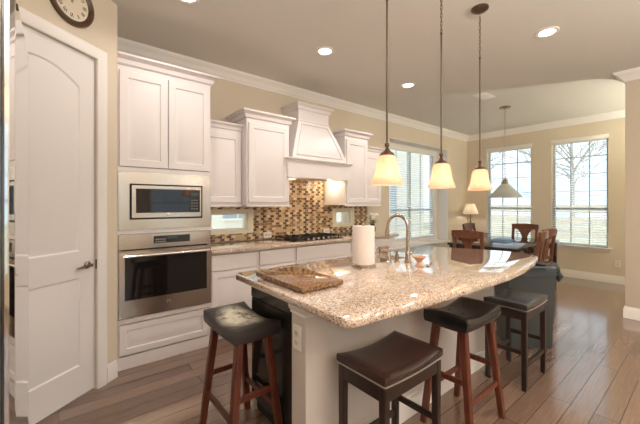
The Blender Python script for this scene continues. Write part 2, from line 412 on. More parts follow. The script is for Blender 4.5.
# ------------------------------------------------------------------ pantry door with casing
def arch(x0, x1, z0, z1, rise, ins=0.0, n=14):
    """closed outline, counter-clockwise seen from the front; the top is a shallow arch"""
    x0 += ins; x1 -= ins; z0 += ins
    pts = [(x0, z0), (x1, z0)]
    w_ = (x1-x0)/2; cx = (x0+x1)/2; zt = z1-ins; zs = zt-rise
    for i in range(n+1):
        u = 1-2*i/n; pts.append((cx+u*w_, zs+rise*(1-u*u)))
    return pts
droot = None
def door():
    mb = MB(); bm = mb.bm
    yf, t = 0.016, 0.036
    X0, X1, Z0, Z1 = -0.757, -0.003, 0.012, 2.427
    outs = [arch(-0.648, -0.115, 1.03, 2.285, 0.10), arch(-0.648, -0.115, 0.225, 0.845, 0.0005)]
    rings_in = [(0, 0), (0.010, 0.007), (0.022, 0.007), (0.05, 0.002)]
    edges = []
    o = [bm.verts.new((x, yf, z)) for x, z in ((X0, Z0), (X1, Z0), (X1, Z1), (X0, Z1))]
    bk = [bm.verts.new((x, yf+t, z)) for x, z in ((X0, Z0), (X1, Z0), (X1, Z1), (X0, Z1))]
    for i in range(4): edges.append(bm.edges.new((o[i], o[(i+1) % 4]))); bm.faces.new((o[i], bk[i], bk[(i+1) % 4], o[(i+1) % 4]))
    bm.faces.new(bk)
    for k, op in enumerate(outs):
        prev = None
        for ins, dy in rings_in:
            if k == 0: ol = arch(-0.648, -0.115, 1.03, 2.285, 0.10, ins)
            else: ol = arch(-0.648, -0.115, 0.225, 0.845, 0.0005, ins)
            vs = [bm.verts.new((x, yf+dy, z)) for x, z in ol]
            if prev is None:
                for i in range(len(vs)): edges.append(bm.edges.new((vs[i], vs[(i+1) % len(vs)])))
            else:
                for i in range(len(vs)):
                    j = (i+1) % len(vs); bm.faces.new((prev[i], prev[j], vs[j], vs[i]))
            prev = vs
        bm.faces.new(prev)
    bmesh.ops.triangle_fill(bm, use_beauty=True, use_dissolve=False, edges=edges)
    ob = mb.build('door_1', DOORM, None, 25); ob.matrix_world = DM; ob['kind'] = 'structure'
    h = MB()
    h.lathe([(0.026, 0), (0.026, 0.006), (0.018, 0.012), (0.011, 0.016), (0.011, 0.045), (0.0, 0.048)], 20, Matrix.Translation((-0.062, yf, 0.925)) @ Matrix.Rotation(PI/2, 4, 'X'))
    h.tube([(-0.062, yf-0.042, 0.925), (-0.085, yf-0.045, 0.925), (-0.13, yf-0.043, 0.921), (-0.17, yf-0.036, 0.915)], [0.010, 0.011, 0.009, 0.006], 10)
    h.build('door_handle', mat('dark nickel', rgb(120, 108, 96), 0.25, 1.0), ob)
    s = MB(); s.box(-0.0028, 0.012, -0.004, 0.010, 0.885, 0.955, 0.002, 1); s.build('strike_plate', BRONZE, ob)
    c = MB()
    def cas(p):  # casing section swept around the opening, mitred
        return p
    prof = [(0.0, 0.0), (0.0, -0.012), (0.012, -0.018), (0.05, -0.022), (0.068, -0.022), (0.078, -0.016), (0.078, 0.0)]
    rings = []
    for (x, z, sx, sz) in ((0.0, 0.0, 1, 0), (0.0, 2.43, 1, 1), (-0.76, 2.43, -1, 1), (-0.76, 0.0, -1, 0)):
        rings.append([(x+sx*d, y, z+sz*d) for d, y in prof])
    c.loft(rings)
    for x0, x1 in ((-0.012, 0.0), (-0.76, -0.748)): pass
    tr = c.build('trim_1', TRIM, None, 30); tr.matrix_world = DM; tr['kind'] = 'structure'
door()

# ------------------------------------------------------------------ windows
def sash_window(name, M, wd, z0, z1, cols, upper_rows, lower_rows, rail_z, depth=0.05):
    """local x across, +y outwards"""
    f = MB(); r = 0.035
    f.box(0, r, 0, depth, z0, z1); f.box(wd-r, wd, 0, depth, z0, z1)
    f.box(r, wd-r, 0, depth, z0, z0+r); f.box(r, wd-r, 0, depth, z1-r, z1)
    f.box(r, wd-r, -0.004, depth, rail_z-0.022, rail_z+0.022)
    for i in range(1, cols):
        x = wd*i/cols; f.box(x-0.009, x+0.009, 0.018, 0.036, z0+r, z1-r)
    for k in range(1, upper_rows):
        z = rail_z+(z1-rail_z)*k/upper_rows; f.box(r, wd-r, 0.018, 0.036, z-0.008, z+0.008)
    for k in range(1, lower_rows):
        z = z0+(rail_z-z0)*k/lower_rows; f.box(r, wd-r, 0.018, 0.036, z-0.008, z+0.008)
    o = f.build(name, VINYL, None, 0); o.matrix_world = M; o['kind'] = 'structure'
    g = MB(); g.box(r, wd-r, 0.026, 0.028, z0+r, z1-r); g.build('window_glass', GLASS, o, 0)
    return o
def blind(label, M, wd, z0, z1, pitch=0.044, tilt=14):
    t = thing('window_blind', label, 'window blind', group='slatted window blinds'); t.matrix_world = M @ Matrix.Translation((0, 0, z0))
    H = z1-z0
    h = MB(); h.box(0.004, wd-0.004, -0.062, -0.006, H-0.06, H-0.002, 0.004, 1); h.build('headrail', TRIM, t)
    s = MB(); n = int((H-0.10)/pitch)
    for i in range(n):
        z = 0.035+i*pitch
        s.box(0.008, wd-0.008, -0.024, 0.024, -0.0014, 0.0014, M=Matrix.Translation((0, -0.034, z)) @ Matrix.Rotation(math.radians(tilt), 4, 'X'))
    s.build('slats', BLIND, t, 0)
    q = MB(); q.box(0.006, wd-0.006, -0.056, -0.010, 0.004, 0.022, 0.003, 1); q.build('bottom_rail', BLIND, t)
    for fx in (0.16, 0.84):
        k = MB(); k.tube([(wd*fx, -0.060, 0.02), (wd*fx, -0.060, H-0.05)], 0.0012, 6); k.build('lift_cord', BLIND, t)
    return t
MR = lambda y1: Matrix.Translation((XR, y1, 0)) @ Matrix.Rotation(-PI/2, 4, 'Z')   # local x = -Y, local +y = +X
def mr(y1): return Matrix(((0, 1, 0, XR+0.09), (-1, 0, 0, y1), (0, 0, 1, 0), (0, 0, 0, 1)))
for i, (rw, lab) in enumerate(((RW1, 'white slatted blind on the dining window behind the hanging white lamp'), (RW2, 'white slatted blind on the dining window nearest the tan wall corner'))):
    wd = rw[1]-rw[0]
    sash_window('window_%d' % (i+1), mr(rw[1]), wd, rw[2], rw[3], 3, 4, 2, 1.285)
    blind(lab, mr(rw[1]) @ Matrix.Translation((0, -0.012, 0)), wd, rw[2]+0.002, rw[3])
    s = MB(); s.box(XR-0.06, XR+0.09, rw[0]-0.05, rw[1]+0.05, rw[2]-0.025, rw[2], 0.005, 2); s.box(XR-0.016, XR, rw[0]-0.03, rw[1]+0.03, rw[2]-0.085, rw[2]-0.025, 0.004, 1)
    struct('trim_%d' % (i+2), s, TRIM)
    v = MB(); v.box(XR-0.025, XR+0.02, rw[0]-0.012, rw[1]+0.012, rw[3]-0.045, rw[3]+0.028, 0.005, 2); struct('trim_%d' % (i+4), v, TRIM)
# alcove window: a wide pair
hw = (AW[1]-AW[0])/2
for k in range(2):
    M = Matrix.Translation((AW[0]+k*hw, YW+0.262, 0))
    sash_window('window_%d' % (k+3), M, hw, AW[2], AW[3], 2, 2, 2, 1.235)
    blind(('white slatted blind on the left half of the deep alcove window', 'white slatted blind on the right half of the deep alcove window')[k], M @ Matrix.Translation((0.004, -0.010, 0)), hw-0.008, AW[2]+0.004, AW[3]-0.004, 0.044, 18)
s = MB(); s.box(ALC[0]-0.06, ALC[1]+0.06, YW-0.03, YW+0.0, ALC[2]-0.03, ALC[2]+0.004, 0.005, 2); s.box(ALC[0]+0.002, ALC[1]-0.002, YW, YW+0.253, ALC[2], ALC[2]+0.004)
struct('trim_6', s, TRIM)
s = MB()
s.box(ALC[0]+0.002, AW[0], YW+0.235, YW+0.255, ALC[2]+0.004, ALC[3]-0.002); s.box(AW[1], ALC[1]-0.013, YW+0.235, YW+0.255, ALC[2]+0.004, ALC[3]-0.002)
s.box(AW[0], AW[1], YW+0.235, YW+0.255, AW[3], ALC[3]-0.002); s.box(AW[0], AW[1], YW+0.215, YW+0.255, ALC[2]+0.004, AW[2])
s.box(ALC[1]-0.012, ALC[1]-0.0, YW-0.004, YW+0.234, ALC[2]+0.004, ALC[3]-0.012); s.box(ALC[0], ALC[0]+0.012, YW-0.004, YW+0.234, ALC[2]+0.004, ALC[3]-0.012); s.box(ALC[0], ALC[1], YW-0.004, YW+0.234, ALC[3]-0.012, ALC[3])
struct('trim_7', s, TRIM)
# slim windows set in the backsplash
for k, sl in enumerate((SL1, SL2)):
    f = MB(); r = 0.045; rs = 0.075
    f.box(sl[0], sl[0]+rs, YW-0.014, YW+0.06, sl[2], sl[3], 0.003, 1); f.box(sl[1]-rs, sl[1], YW-0.014, YW+0.06, sl[2], sl[3], 0.003, 1)
    f.box(sl[0]+rs, sl[1]-rs, YW-0.012, YW+0.06, sl[2], sl[2]+r, 0.003, 1); f.box(sl[0]+rs, sl[1]-rs, YW-0.012, YW+0.06, sl[3]-r, sl[3], 0.003, 1)
    o = struct('window_%d' % (k+5), f, SLIMF)
    g = MB(); x0, x1, z0, z1 = sl[0]+rs-0.002, sl[1]-rs+0.002, sl[2]+r-0.002, sl[3]-r+0.002
    for a, c, p, q_ in cells(x0, x1, z0, z1, [(x0+0.022, x1-0.022, z0+0.022, z1-0.022)]): g.box(a, c, YW+0.015, YW+0.05, p, q_)
    g.build('sash', TRIM, o, 0)
    g = MB(); g.box(x0+0.02, x1-0.02, YW+0.03, YW+0.034, z0+0.02, z1-0.02); g.build('window_glass', GLASS, o, 0)
for k, (a, c, z0, z1) in enumerate(REAR):
    M = Matrix.Translation((c, -4.05, 0)) @ Matrix.Rotation(PI, 4, 'Z')
    sash_window('window_%d' % (k+7), M, c-a, z0, z1, 3, 3, 3, 1.4)

# ------------------------------------------------------------------ outside, seen through the blinds
b = MB(); b.box(-25, 45, -30, 40, -0.4, -0.15); struct('ground', b, paint('winter lawn', rgb(176, 172, 150), 0.9, 0.4), smooth=0)
fr = thing('garden_fence', 'pale low rail fence seen through the dining windows', 'fence', (13.0, 0, -0.15))
fw = wood('weathered fence wood', rgb(176, 170, 160), rgb(200, 194, 184), 0.8)
for z in (0.55, 0.95, 1.35):
    r_ = MB(); r_.box(-0.02, 0.02, -2.0, 8.0, z-0.11, z+0.11); r_.build('rail', fw, fr)
for y in (-2, 0, 2, 4, 6, 8):
    r_ = MB(); r_.box(0.021, 0.11, y-0.05, y+0.05, 0, 1.55); r_.build('post', fw, fr)
bark = wood('tree bark', rgb(158, 153, 148), rgb(186, 180, 174), 0.9)
def tree(name, label, loc, h, seed):
    rnd = random.Random(seed)
    t = thing(name, label, 'tree', loc, 0, 'bare winter trees')
    tr = MB(); tr.tube([(0, 0, 0), (0.05, 0.03, h*0.3), (0.0, 0.1, h*0.55), (0.08, 0.05, h)], [0.12, 0.10, 0.07, 0.02], 8); tr.build('trunk', bark, t)
    br = MB()
    def grow(p, d, L, r, lev):
        q = p+d*L*0.5+Vector((rnd.uniform(-.1, .1), rnd.uniform(-.1, .1), 0.06))*L; e = p+d*L
        br.tube([p, q, e], [r, r*0.7, r*0.4], 5)
        if lev > 0:
            for _ in range(4):
                nd_ = (d+Vector((rnd.uniform(-.9, .9), rnd.uniform(-.9, .9), rnd.uniform(-.1, .7)))).normalized()
                grow(p.lerp(e, rnd.uniform(0.35, 1)), nd_, L*rnd.uniform(0.5, 0.75), r*0.5, lev-1)
    for k in range(30):
        a = rnd.uniform(0, 2*PI); z = h*rnd.uniform(0.15, 0.9)
        grow(Vector((0.03, 0.05, z)), Vector((math.cos(a), math.sin(a), rnd.uniform(0.3, 0.9))).normalized(), h*0.27, 0.06, 2)
    br.build('branches', bark, t)
tree('bare_tree', 'bare winter tree outside the window nearest the tan wall', (31.0, 6.9, -0.15), 12.0, 1)
tree('bare_tree', 'bare winter tree outside behind the hanging white lamp window', (36.0, 16.8, -0.15), 12.5, 3)
nh = thing('neighbor_house', 'pale sided house close behind the alcove window blinds', 'house', (8.0, 11.0, -0.15))
sid = mat('pale siding', rgb(228, 222, 212), 0.7); bump(sid, noise(sid, coords(sid, (0.1, 0.1, 8)), 3, 1), 0.4, 0.02)
q = MB(); q.box(-6, 9, 0, 6, 0, 5.4); q.build('house_wall', sid, nh, 0)
for x in (-3.5, -0.6, 2.4, 5.2):
    q = MB(); q.box(x, x+1.1, -0.04, 0.0, 1.0, 2.6); ww = q.build('house_window', mat('house window', rgb(150, 168, 184), 0.15), nh, 0)
    q = MB(); q.box(x-0.08, x+1.18, -0.05, -0.041, 0.92, 1.0); q.box(x-0.08, x+1.18, -0.05, -0.041, 2.6, 2.68); q.box(x+0.53, x+0.57, -0.05, -0.041, 1.0, 2.6); q.build('window_trim', TRIM, ww, 0)

# ------------------------------------------------------------------ cabinets
def crown_top(mb, x0, x1, yf, yb, z0, z1, out, left=True, right=True):
    prof = [(0, 0), (0.008, 0.0), (0.010, 0.18), (0.30, 0.30), (0.45, 0.62), (0.85, 0.80), (1.0, 0.84), (1.0, 1.0)]
    rings = []
    for o, h in prof:
        d = o*out; z = z0+h*(z1-z0)
        rings.append([(x0-(d if left else 0), yf-d, z), (x1+(d if right else 0), yf-d, z), (x1+(d if right else 0), yb, z), (x0-(d if left else 0), yb, z)])
    mb.loft(rings); return mb
# oven tower (local origin at its floor, front left)
T = thing('oven_cabinet', 'tall white cabinet tower holding the wall oven and microwave', 'cabinet', (0.366, 3.066, 0))
TW, TD = 0.767, 0.575
b = MB()
b.box(0, 0.02, 0, TD, 0, 2.50); b.box(TW-0.02, TW, 0, TD, 0, 2.50); b.box(0.02, TW-0.02, TD-0.02, TD, 0, 2.50)
for z0, z1 in ((0.0, 0.09), (0.378, 0.418), (1.116, 1.146), (1.628, 1.66), (2.46, 2.50)): b.box(0.02, TW-0.02, 0.0, TD-0.02, z0, z1)
for z0, z1 in ((0.378, 0.418), (1.1145, 1.1455), (1.629, 1.668)): b.box(0, TW, -0.016, 0.0, z0, z1)
b.build('body', CAB, T, 0)
b = MB(); b.box(0, TW, -0.014, -0.0005, 0.0, 0.105, 0.003, 1); b.build('plinth', CAB, T)
b = MB(); b.panel(0.012, TW-0.03, 0.118, 0.368, -0.021, frame=0.05); b.build('drawer', CAB, T)
b = MB(); b.panel(0.014, 0.381, 1.672, 2.462, -0.021); b.build('door', CAB, T)
b = MB(); b.panel(0.386, TW-0.014, 1.672, 2.462, -0.021); b.build('door', CAB, T)
b = MB(); crown_top(b, 0, TW, 0, TD, 2.485, 2.585, 0.065, left=False); b.build('crown', CAB, T)
# microwave
Mw = thing('microwave', 'stainless built-in microwave in the tower above the oven', 'microwave', (0.366, 3.066, 1.147))
b = MB(); b.box(0.045, TW-0.045, 0.006, 0.42, 0.003, 0.478); b.build('body', BLACKM, Mw)
b = MB()
for a, c, z0, z1 in cells(0.006, TW-0.008, 0.0, 0.480, [(0.085, TW-0.085, 0.085, 0.385)]): b.box(a, c, -0.022, -0.001, z0, z1)
b.build('trim_kit', STEEL, Mw, 0)
b = MB()
for a, c, z0, z1 in cells(0.10, TW-0.10, 0.10, 0.372, [(0.13, 0.56, 0.140, 0.345), (0.56, TW-0.112, 0.140, 0.345)]): b.box(a, c, -0.034, -0.004, z0, z1)
d_ = b.build('door', STEEL, Mw, 0)
b = MB(); b.box(0.128, 0.561, -0.030, -0.012, 0.138, 0.347); b.build('window', BLACKGL, d_, 0)
b = MB(); b.box(0.5615, TW-0.110, -0.031, -0.012, 0.138, 0.347); p_ = b.build('control_panel', BLACKG, Mw, 0)
b = MB()
for i in range(4):
    for j in range(3): b.box(0.578+j*0.022, 0.590+j*0.022, -0.0325, -0.0305, 0.165+i*0.026, 0.177+i*0.026)
b.build('keypad', mat('grey keys', rgb(120, 112, 104), 0.5), p_, 0)
b = MB(); b.box(0.576, 0.642, -0.0325, -0.0305, 0.29, 0.318); b.build('display', LCD, p_, 0)
def badge(parent, x, y, z, r):
    q = MB(); q.lathe([(r, 0), (r, 0.002), (r*0.8, 0.003), (0, 0.003)], 18, Matrix.Translation((x, y, z)) @ Matrix.Rotation(PI/2, 4, 'X')); o = q.build('badge', CHROME, parent)
    q = MB()
    for k in range(2):
        cx = x+(-0.3+0.6*k)*r
        pts = [(cx+0.3*r*math.cos(a), y-0.0036, z+0.42*r*math.sin(a)) for a in [i*2*PI/14*0.85+0.5 for i in range(15)]]
        q.tube(pts, r*0.07, 5)
    q.build('monogram', BLACKM, o)
badge(Mw, 0.383, -0.034, 0.125, 0.013)
# wall oven
Ov = thing('wall_oven', 'stainless single wall oven below the microwave in the tower', 'oven', (0.366, 3.066, 0.419))
b = MB(); b.box(0.04, TW-0.04, 0.002, 0.52, 0.002, 0.69); b.build('body', BLACKM, Ov)
b = MB(); b.box(0.006, TW-0.008, -0.028, -0.001, 0.565, 0.693, 0.003, 1); cp = b.build('control_panel', STEEL, Ov)
b = MB(); b.box(0.265, 0.565, -0.031, -0.0285, 0.605, 0.668, 0.002, 1); b.build('display', BLACKG, cp)
b = MB(); b.box(0.37, 0.46, -0.0325, -0.0312, 0.638, 0.66)
b.build('readout', LCD, cp, 0)
b = MB()
for i in range(5):
    for j in range(2):
        b.box(0.278+i*0.0175, 0.288+i*0.0175, -0.0325, -0.0312, 0.614+j*0.02, 0.622+j*0.02)
b.build('keypad', mat('pale keys', rgb(170, 164, 156), 0.5), cp, 0)
b = MB()
for a, c, z0, z1 in cells(0.006, TW-0.008, 0.008, 0.558, [(0.048, TW-0.05, 0.15, 0.50)]): b.box(a, c, -0.040, -0.002, z0, z1)
d_ = b.build('door', STEEL, Ov, 0)
b = MB(); b.box(0.046, TW-0.048, -0.036, -0.01, 0.148, 0.502); b.build('window', BLACKGL, d_, 0)
b = MB(); b.tube([(0.035, -0.085, 0.515), (TW-0.037, -0.085, 0.515)], 0.0135, 12)
for x in (0.06, TW-0.062): b.tube([(x, -0.085, 0.515), (x, -0.039, 0.515)], 0.009, 8)
b.build('handle', CHROME, d_)
badge(Ov, 0.383, -0.040, 0.09, 0.018)

# base cabinets on the range wall
def base_cab(x0, x1, label, ndoor, z_top=0.874):
    t = thing('base_cabinet', label, 'cabinet', (x0+0.001, 3.086, 0), 0, 'base cabinets under the range counter'); wd = x1-x0-0.002
    q = MB(); q.box(0, wd, 0, 0.555, 0.10, z_top); q.box(0.0, wd, 0.06, 0.555, 0, 0.10); q.build('body', CAB, t, 0)
    q = MB(); q.panel(0.015, wd-0.015, 0.705, 0.858, -0.021, frame=0.035, raised=False); q.build('drawer', CAB, t)
    for k in range(ndoor):
        a = 0.015+k*(wd-0.03)/ndoor; c = 0.015+(k+1)*(wd-0.03)/ndoor
        q = MB(); q.panel(a+0.002*k, c-0.002*(ndoor-1-k), 0.125, 0.69, -0.021, frame=0.055); q.build('door', CAB, t)
    return t
base_cab(1.134, 1.65, 'white base cabinet beside the oven tower', 1)
base_cab(1.65, 2.13, 'white base cabinet left of the cooktop, next to the one by the tower', 1)
base_cab(2.13, 3.03, 'wide white base cabinet under the gas cooktop', 2)
base_cab(3.03, 3.50, 'white base cabinet right of the cooktop', 1)
base_cab(3.50, 3.975, 'white base cabinet at the window end of the range counter', 1)
b = MB(); b.prism([(1.136, 3.03), (4.02, 3.03), (4.02, YW-0.009), (1.136, YW-0.009)], 0.875, 0.914, 0.005)
tag(b.build('range_countertop', GRAN, None), 'long speckled granite countertop along the tiled range wall', 'countertop')
# wall cabinets
def wall_cab(x0, x1, yf, z0, z1, zc, out, label, ndoor=1, left=True, right=True):
    t = thing('wall_cabinet', label, 'cabinet', (x0, yf, z0), 0, 'white wall cabinets beside the hood'); wd = x1-x0; dp = YW-yf-0.009; H = z1-z0
    q = MB(); q.box(0, wd, 0, dp, 0, H); q.build('body', CAB, t, 0)
    for k in range(ndoor):
        a = 0.018+k*(wd-0.036)/ndoor; c = 0.018+(k+1)*(wd-0.036)/ndoor
        q = MB(); q.panel(a, c, 0.03, H-0.035, -0.021, frame=0.06); q.build('door', CAB, t)
    q = MB(); crown_top(q, 0, wd, 0, dp, H-0.012, zc-z0, out, left, right); q.build('crown', CAB, t)
    q = MB(); q.box(0.0, wd, -0.012, 0.006, -0.018, -0.0005, 0.003, 1); q.build('light_rail', CAB, t)
    return t
wall_cab(1.135, 1.574, 3.316, 1.35, 2.16, 2.235, 0.045, 'short white wall cabinet between the oven tower and taller cabinet', 1, False, False)
wall_cab(1.577, 2.128, 3.20, 1.35, 2.29, 2.385, 0.06, 'tall white wall cabinet just left of the range hood')
wall_cab(3.048, 3.50, 3.20, 1.35, 2.29, 2.385, 0.06, 'tall white wall cabinet just right of the range hood')
wall_cab(3.503, 3.94, 3.316, 1.35, 2.16, 2.235, 0.045, 'short white wall cabinet nearest the alcove window', 1, False, True)
# range hood
Hd = thing('range_hood', 'white flared wooden range hood above the cooktop', 'range hood', (2.585, 3.15, 1.68))
b = MB()
b.box(-0.505, 0.502, 0.0, 0.046, 0.0, 0.195, 0.003, 1); b.build('apron', CAB, Hd)
b = MB()
b.box(-0.452, 0.458, 0.047, 0.487, 0.0, 0.06); b.box(-0.452, -0.43, 0.047, 0.487, 0.06, 0.195); b.box(0.436, 0.458, 0.047, 0.487, 0.06, 0.195)
ln_ = b.build('liner', CAB, Hd, 0)
b = MB()
for z, o in ((0.190, 0.0),): pass
b.loft([[(-0.505-o, -o, z), (0.505+o, -o, z), (0.505+o, 0.046, z), (-0.505-o, 0.046, z)] for o, z in ((0, .195), (0.012, .197), (0.014, .208), (0.03, .218), (0.034, .232), (0.02, .238), (0, .24))])
b.build('cornice', CAB, Hd)
fl = [(0, 0.44, 0.0), (0.08, 0.418, 0.014), (0.2, 0.374, 0.045), (0.32, 0.325, 0.083), (0.42, 0.282, 0.118), (0.5, 0.252, 0.145)]
b = MB(); b.loft([[(-w_, y, 0.24+z), (w_, y, 0.24+z), (w_, 0.487, 0.24+z), (-w_, 0.487, 0.24+z)] for z, w_, y in fl]); b.build('flared_body', CAB, Hd, 20)
# raised trapezoid panel following the flare
b = MB()
def trap(mw, mz0, mz1, lift):
    zs = [mz0+(mz1-mz0)*i/6 for i in range(7)]
    def at(z):
        for (za, wa, ya), (zb, wb, yb) in zip(fl, fl[1:]):
            if z <= zb+1e-9:
                u = (z-za)/(zb-za); return wa+(wb-wa)*u, ya+(yb-ya)*u
    L = []; R = []
    for z in zs:
        w_, y = at(z); L.append((-(w_-mw), y-lift, 0.24+z)); R.append(((w_-mw), y-lift, 0.24+z))
    return L, R
o_ = [trap(0.05, 0.04, 0.47, 0.0005), trap(0.052, 0.042, 0.468, 0.012), trap(0.066, 0.056, 0.454, 0.012), trap(0.074, 0.064, 0.446, 0.003)]
rings = [L+list(reversed(R)) for L, R in o_]
b.loft(rings, False, False); b.build('panel_moulding', CAB, Hd, 20)
b = MB()
b.box(-0.258, 0.258, 0.138, 0.487, 0.735, 0.752, 0.004, 1)
b.box(-0.248, 0.248, 0.148, 0.487, 0.752, 0.865); b.build('neck', CAB, Hd)
b = MB(); crown_top(b, -0.248, 0.248, 0.148, 0.487, 0.860, 0.955, 0.052); b.build('crown', CAB, Hd)
b = MB(); b.box(-0.30, 0.30, 0.14, 0.42, -0.012, -0.0005); b.build('vent_insert', STEEL, Hd, 0)
for x in (-0.36, 0.36):
    q = MB(); q.lathe([(0.034, -0.0005), (0.034, -0.008), (0.02, -0.014), (0, -0.016)], 18, None, x, 0.27); q.build('hood_light', BULB, Hd)
    point('hood_lamp', Hd, (x, 0.27, -0.045), 1.7, (1, 0.80, 0.55), 0.02)
# cooktop
ck = thing('gas_cooktop', 'black gas cooktop with iron grates under the hood', 'cooktop', (2.52, 3.30, 0.9145))
b = MB(); b.box(-0.40, 0.40, -0.21, 0.22, 0, 0.010, 0.003, 1); b.build('top_plate', BLACKG, ck)
for k in range(3):
    x0 = -0.39+k*0.262; q = MB()
    for x in (x0, x0+0.245): q.box(x, x+0.012, -0.13, 0.21, 0.030, 0.044)
    for y in (-0.13, 0.034, 0.198): q.box(x0+0.012, x0+0.245, y, y+0.012, 0.030, 0.044)
    q.box(x0+0.118, x0+0.132, -0.118, 0.198, 0.032, 0.046)
    for x in (x0, x0+0.245):
        for y in (-0.13, 0.198): q.box(x, x+0.012, y, y+0.012, 0.0105, 0.030)
    q.build('grate', BLACKM, ck, 0)
for x, y in ((-0.265, -0.05), (-0.265, 0.12), (0, 0.04), (0.262, -0.05), (0.262, 0.12)):
    q = MB(); q.lathe([(0.045, 0.0105), (0.045, 0.018), (0.03, 0.02), (0.03, 0.027), (0, 0.028)], 18, None, x, y); q.build('burner', BLACKM, ck)
for k in range(5):
    q = MB(); q.lathe([(0.019, 0.0105), (0.017, 0.034), (0, 0.036)], 14, None, -0.16+k*0.08, -0.175); q.build('knob', STEEL, ck)
# outlets
def outlet(label, loc, rz, flip=False, sockets=2):
    t = thing('wall_outlet', label, 'outlet', loc, rz)
    q = MB()
    if flip: q.box(-0.06, 0.06, -0.006, -0.0005, -0.036, 0.036, 0.003, 1)
    else: q.box(-0.036, 0.036, -0.006, -0.0005, -0.06, 0.06, 0.003, 1)
    q.build('cover_plate', WHITEP, t)
    for k in (-1, 1):
        c = (k*0.022, 0) if flip else (0, k*0.022)
        q = MB(); q.lathe([(0.0155, 0), (0.0155, 0.003), (0, 0.003)], 16, Matrix.Translation((c[0], -0.006, c[1])) @ Matrix.Rotation(PI/2, 4, 'X')); s_ = q.build('socket', mat('socket ivory', rgb(214, 208, 198), 0.4), t)
        q = MB(); q.box(c[0]-0.007, c[0]-0.005, -0.0098, -0.0088, c[1]-0.004, c[1]+0.005); q.box(c[0]+0.005, c[0]+0.007, -0.0098, -0.0088, c[1]-0.004, c[1]+0.005); q.build('slot', BLACKM, s_, 0)
    return t
outlet('white outlet on the mosaic tiles beside the left slim window', (2.085, YW-0.008, 0.966), 0, True)
outlet('white outlet on the mosaic tiles beside the right slim window', (3.085, YW-0.008, 0.962), 0, True)
outlet('white outlet low on the tan wall right of the dining windows', (XR, 1.035, 0.345), -PI/2)

# ------------------------------------------------------------------ island
IS = thing('kitchen_island', 'pale painted kitchen island base under the granite top', 'kitchen island', (0.905, 1.24, 0))
IW = 2.10
b = MB(); b.box(0.125, IW, 0.0, 0.02, 0, 0.874); b.box(IW-0.02, IW, 0.02, 0.69, 0, 0.874)
b.box(0.66, IW-0.02, 0.67, 0.69, 0.0, 0.874); b.box(0.66, 0.68, 0.02, 0.67, 0, 0.874); b.box(0.10, 0.66, 0.675, 0.69, 0.0, 0.874); b.box(0.125, 0.66, 0.02, 0.10, 0, 0.874)
b.build('body', ISL, IS, 0)
b = MB(); b.box(0.0, 0.122, -0.022, 0.098, 0.0, 0.82, 0.003, 1); b.build('corner_post', ISL, IS)
b = MB(); b.loft([[(0-o, -0.022-o, z), (0.122+o, -0.022-o, z), (0.122+o, 0.098+o*.3, z), (0-o, 0.098+o*.3, z)] for o, z in ((0, .8205), (0.006, .823), (0.006, .835), (0.014, .845), (0.018, .86), (0.018, .874))]); b.build('post_capital', TRIM, IS)
b = MB(); b.loft([[(x, -d, z) for d, z in base_prof(0.018, 0.125)] for x in (0.125, IW)]); b.build('base_moulding', TRIM, IS)
outlet('white outlet on the narrow end of the island corner post', (0.905, 1.285, 0.71), -PI/2)
for o in [o for o in C.objects if o.name.startswith('wall_outlet') and abs(o.location.x-0.905) < 1e-3]: pass
# countertop, cut for the sink
front = [(0.858, 0.945), (0.864, 0.905), (0.886, 0.884), (0.93, 0.876), (1.15, 0.860), (1.44, 0.841), (1.72, 0.829), (1.95, 0.820), (2.2, 0.813), (2.53, 0.832),
         (2.85, 0.872), (3.09, 0.922), (3.19, 0.957), (3.25, 0.995), (3.285, 1.05), (3.302, 1.14), (3.30, 1.26), (3.23, 1.5), (3.127, 1.74), (3.05, 1.93), (3.02, 1.967), (0.92, 1.967), (0.89, 1.955), (0.878, 1.93)]
b = MB(); b.prism(front, 0.8755, 0.914, 0.006); top = b.build('island_countertop', GRAN, None)
tag(top, 'large curved speckled granite island top with overhang', 'countertop')
SX0, SX1, SY0, SY1 = 1.74, 2.26, 1.615, 1.925
b = MB(); b.box(SX0, SX1, SY0, SY1, 0.85, 0.95); cut = b.build('cutter', GRAN, None, 0)
md = top.modifiers.new('cut', 'BOOLEAN'); md.operation = 'DIFFERENCE'; md.object = cut; md.solver = 'EXACT'
dg = bpy.context.evaluated_depsgraph_get()
nm = bpy.data.meshes.new_from_object(top.evaluated_get(dg)); top.modifiers.clear(); top.data = nm
bpy.data.objects.remove(cut)
sk = thing('kitchen_sink', 'stainless undermount sink sunk in the island top', 'sink', ((SX0+SX1)/2, (SY0+SY1)/2, 0.68))
hx, hy = (SX1-SX0)/2, (SY1-SY0)/2
b = MB()
b.loft([[(-x, -y, z), (x, -y, z), (x, y, z), (-x, y, z)] for x, y, z in ((hx+.01, hy+.01, 0.0), (hx+.01, hy+.01, 0.194), (hx-.001, hy-.001, 0.194), (hx-.012, hy-.012, 0.02))]); b.build('basin', STEEL, sk)
b = MB(); b.lathe([(0.04, 0.0205), (0.04, 0.024), (0.02, 0.023), (0, 0.023)], 18); b.build('drain', CHROME, sk)
# dishwasher in the island end
dw = thing('dishwasher', 'black glossy dishwasher front in the end of the island', 'dishwasher', (0.985, 1.635, 0))
b = MB(); b.box(0.03, 0.55, -0.288, 0.272, 0.02, 0.868); b.build('body', BLACKM, dw, 0)
b = MB(); b.box(0.0, 0.029, -0.288, 0.29, 0.10, 0.75, 0.003, 1); b.build('door', BLACKG, dw)
b = MB(); b.box(-0.004, 0.029, -0.288, 0.29, 0.755, 0.868, 0.004, 1); b.build('control_panel', BLACKG, dw)
b = MB(); b.box(0.04, 0.06, -0.288, 0.29, 0.0, 0.095); b.build('toe_plate', BLACKM, dw, 0)
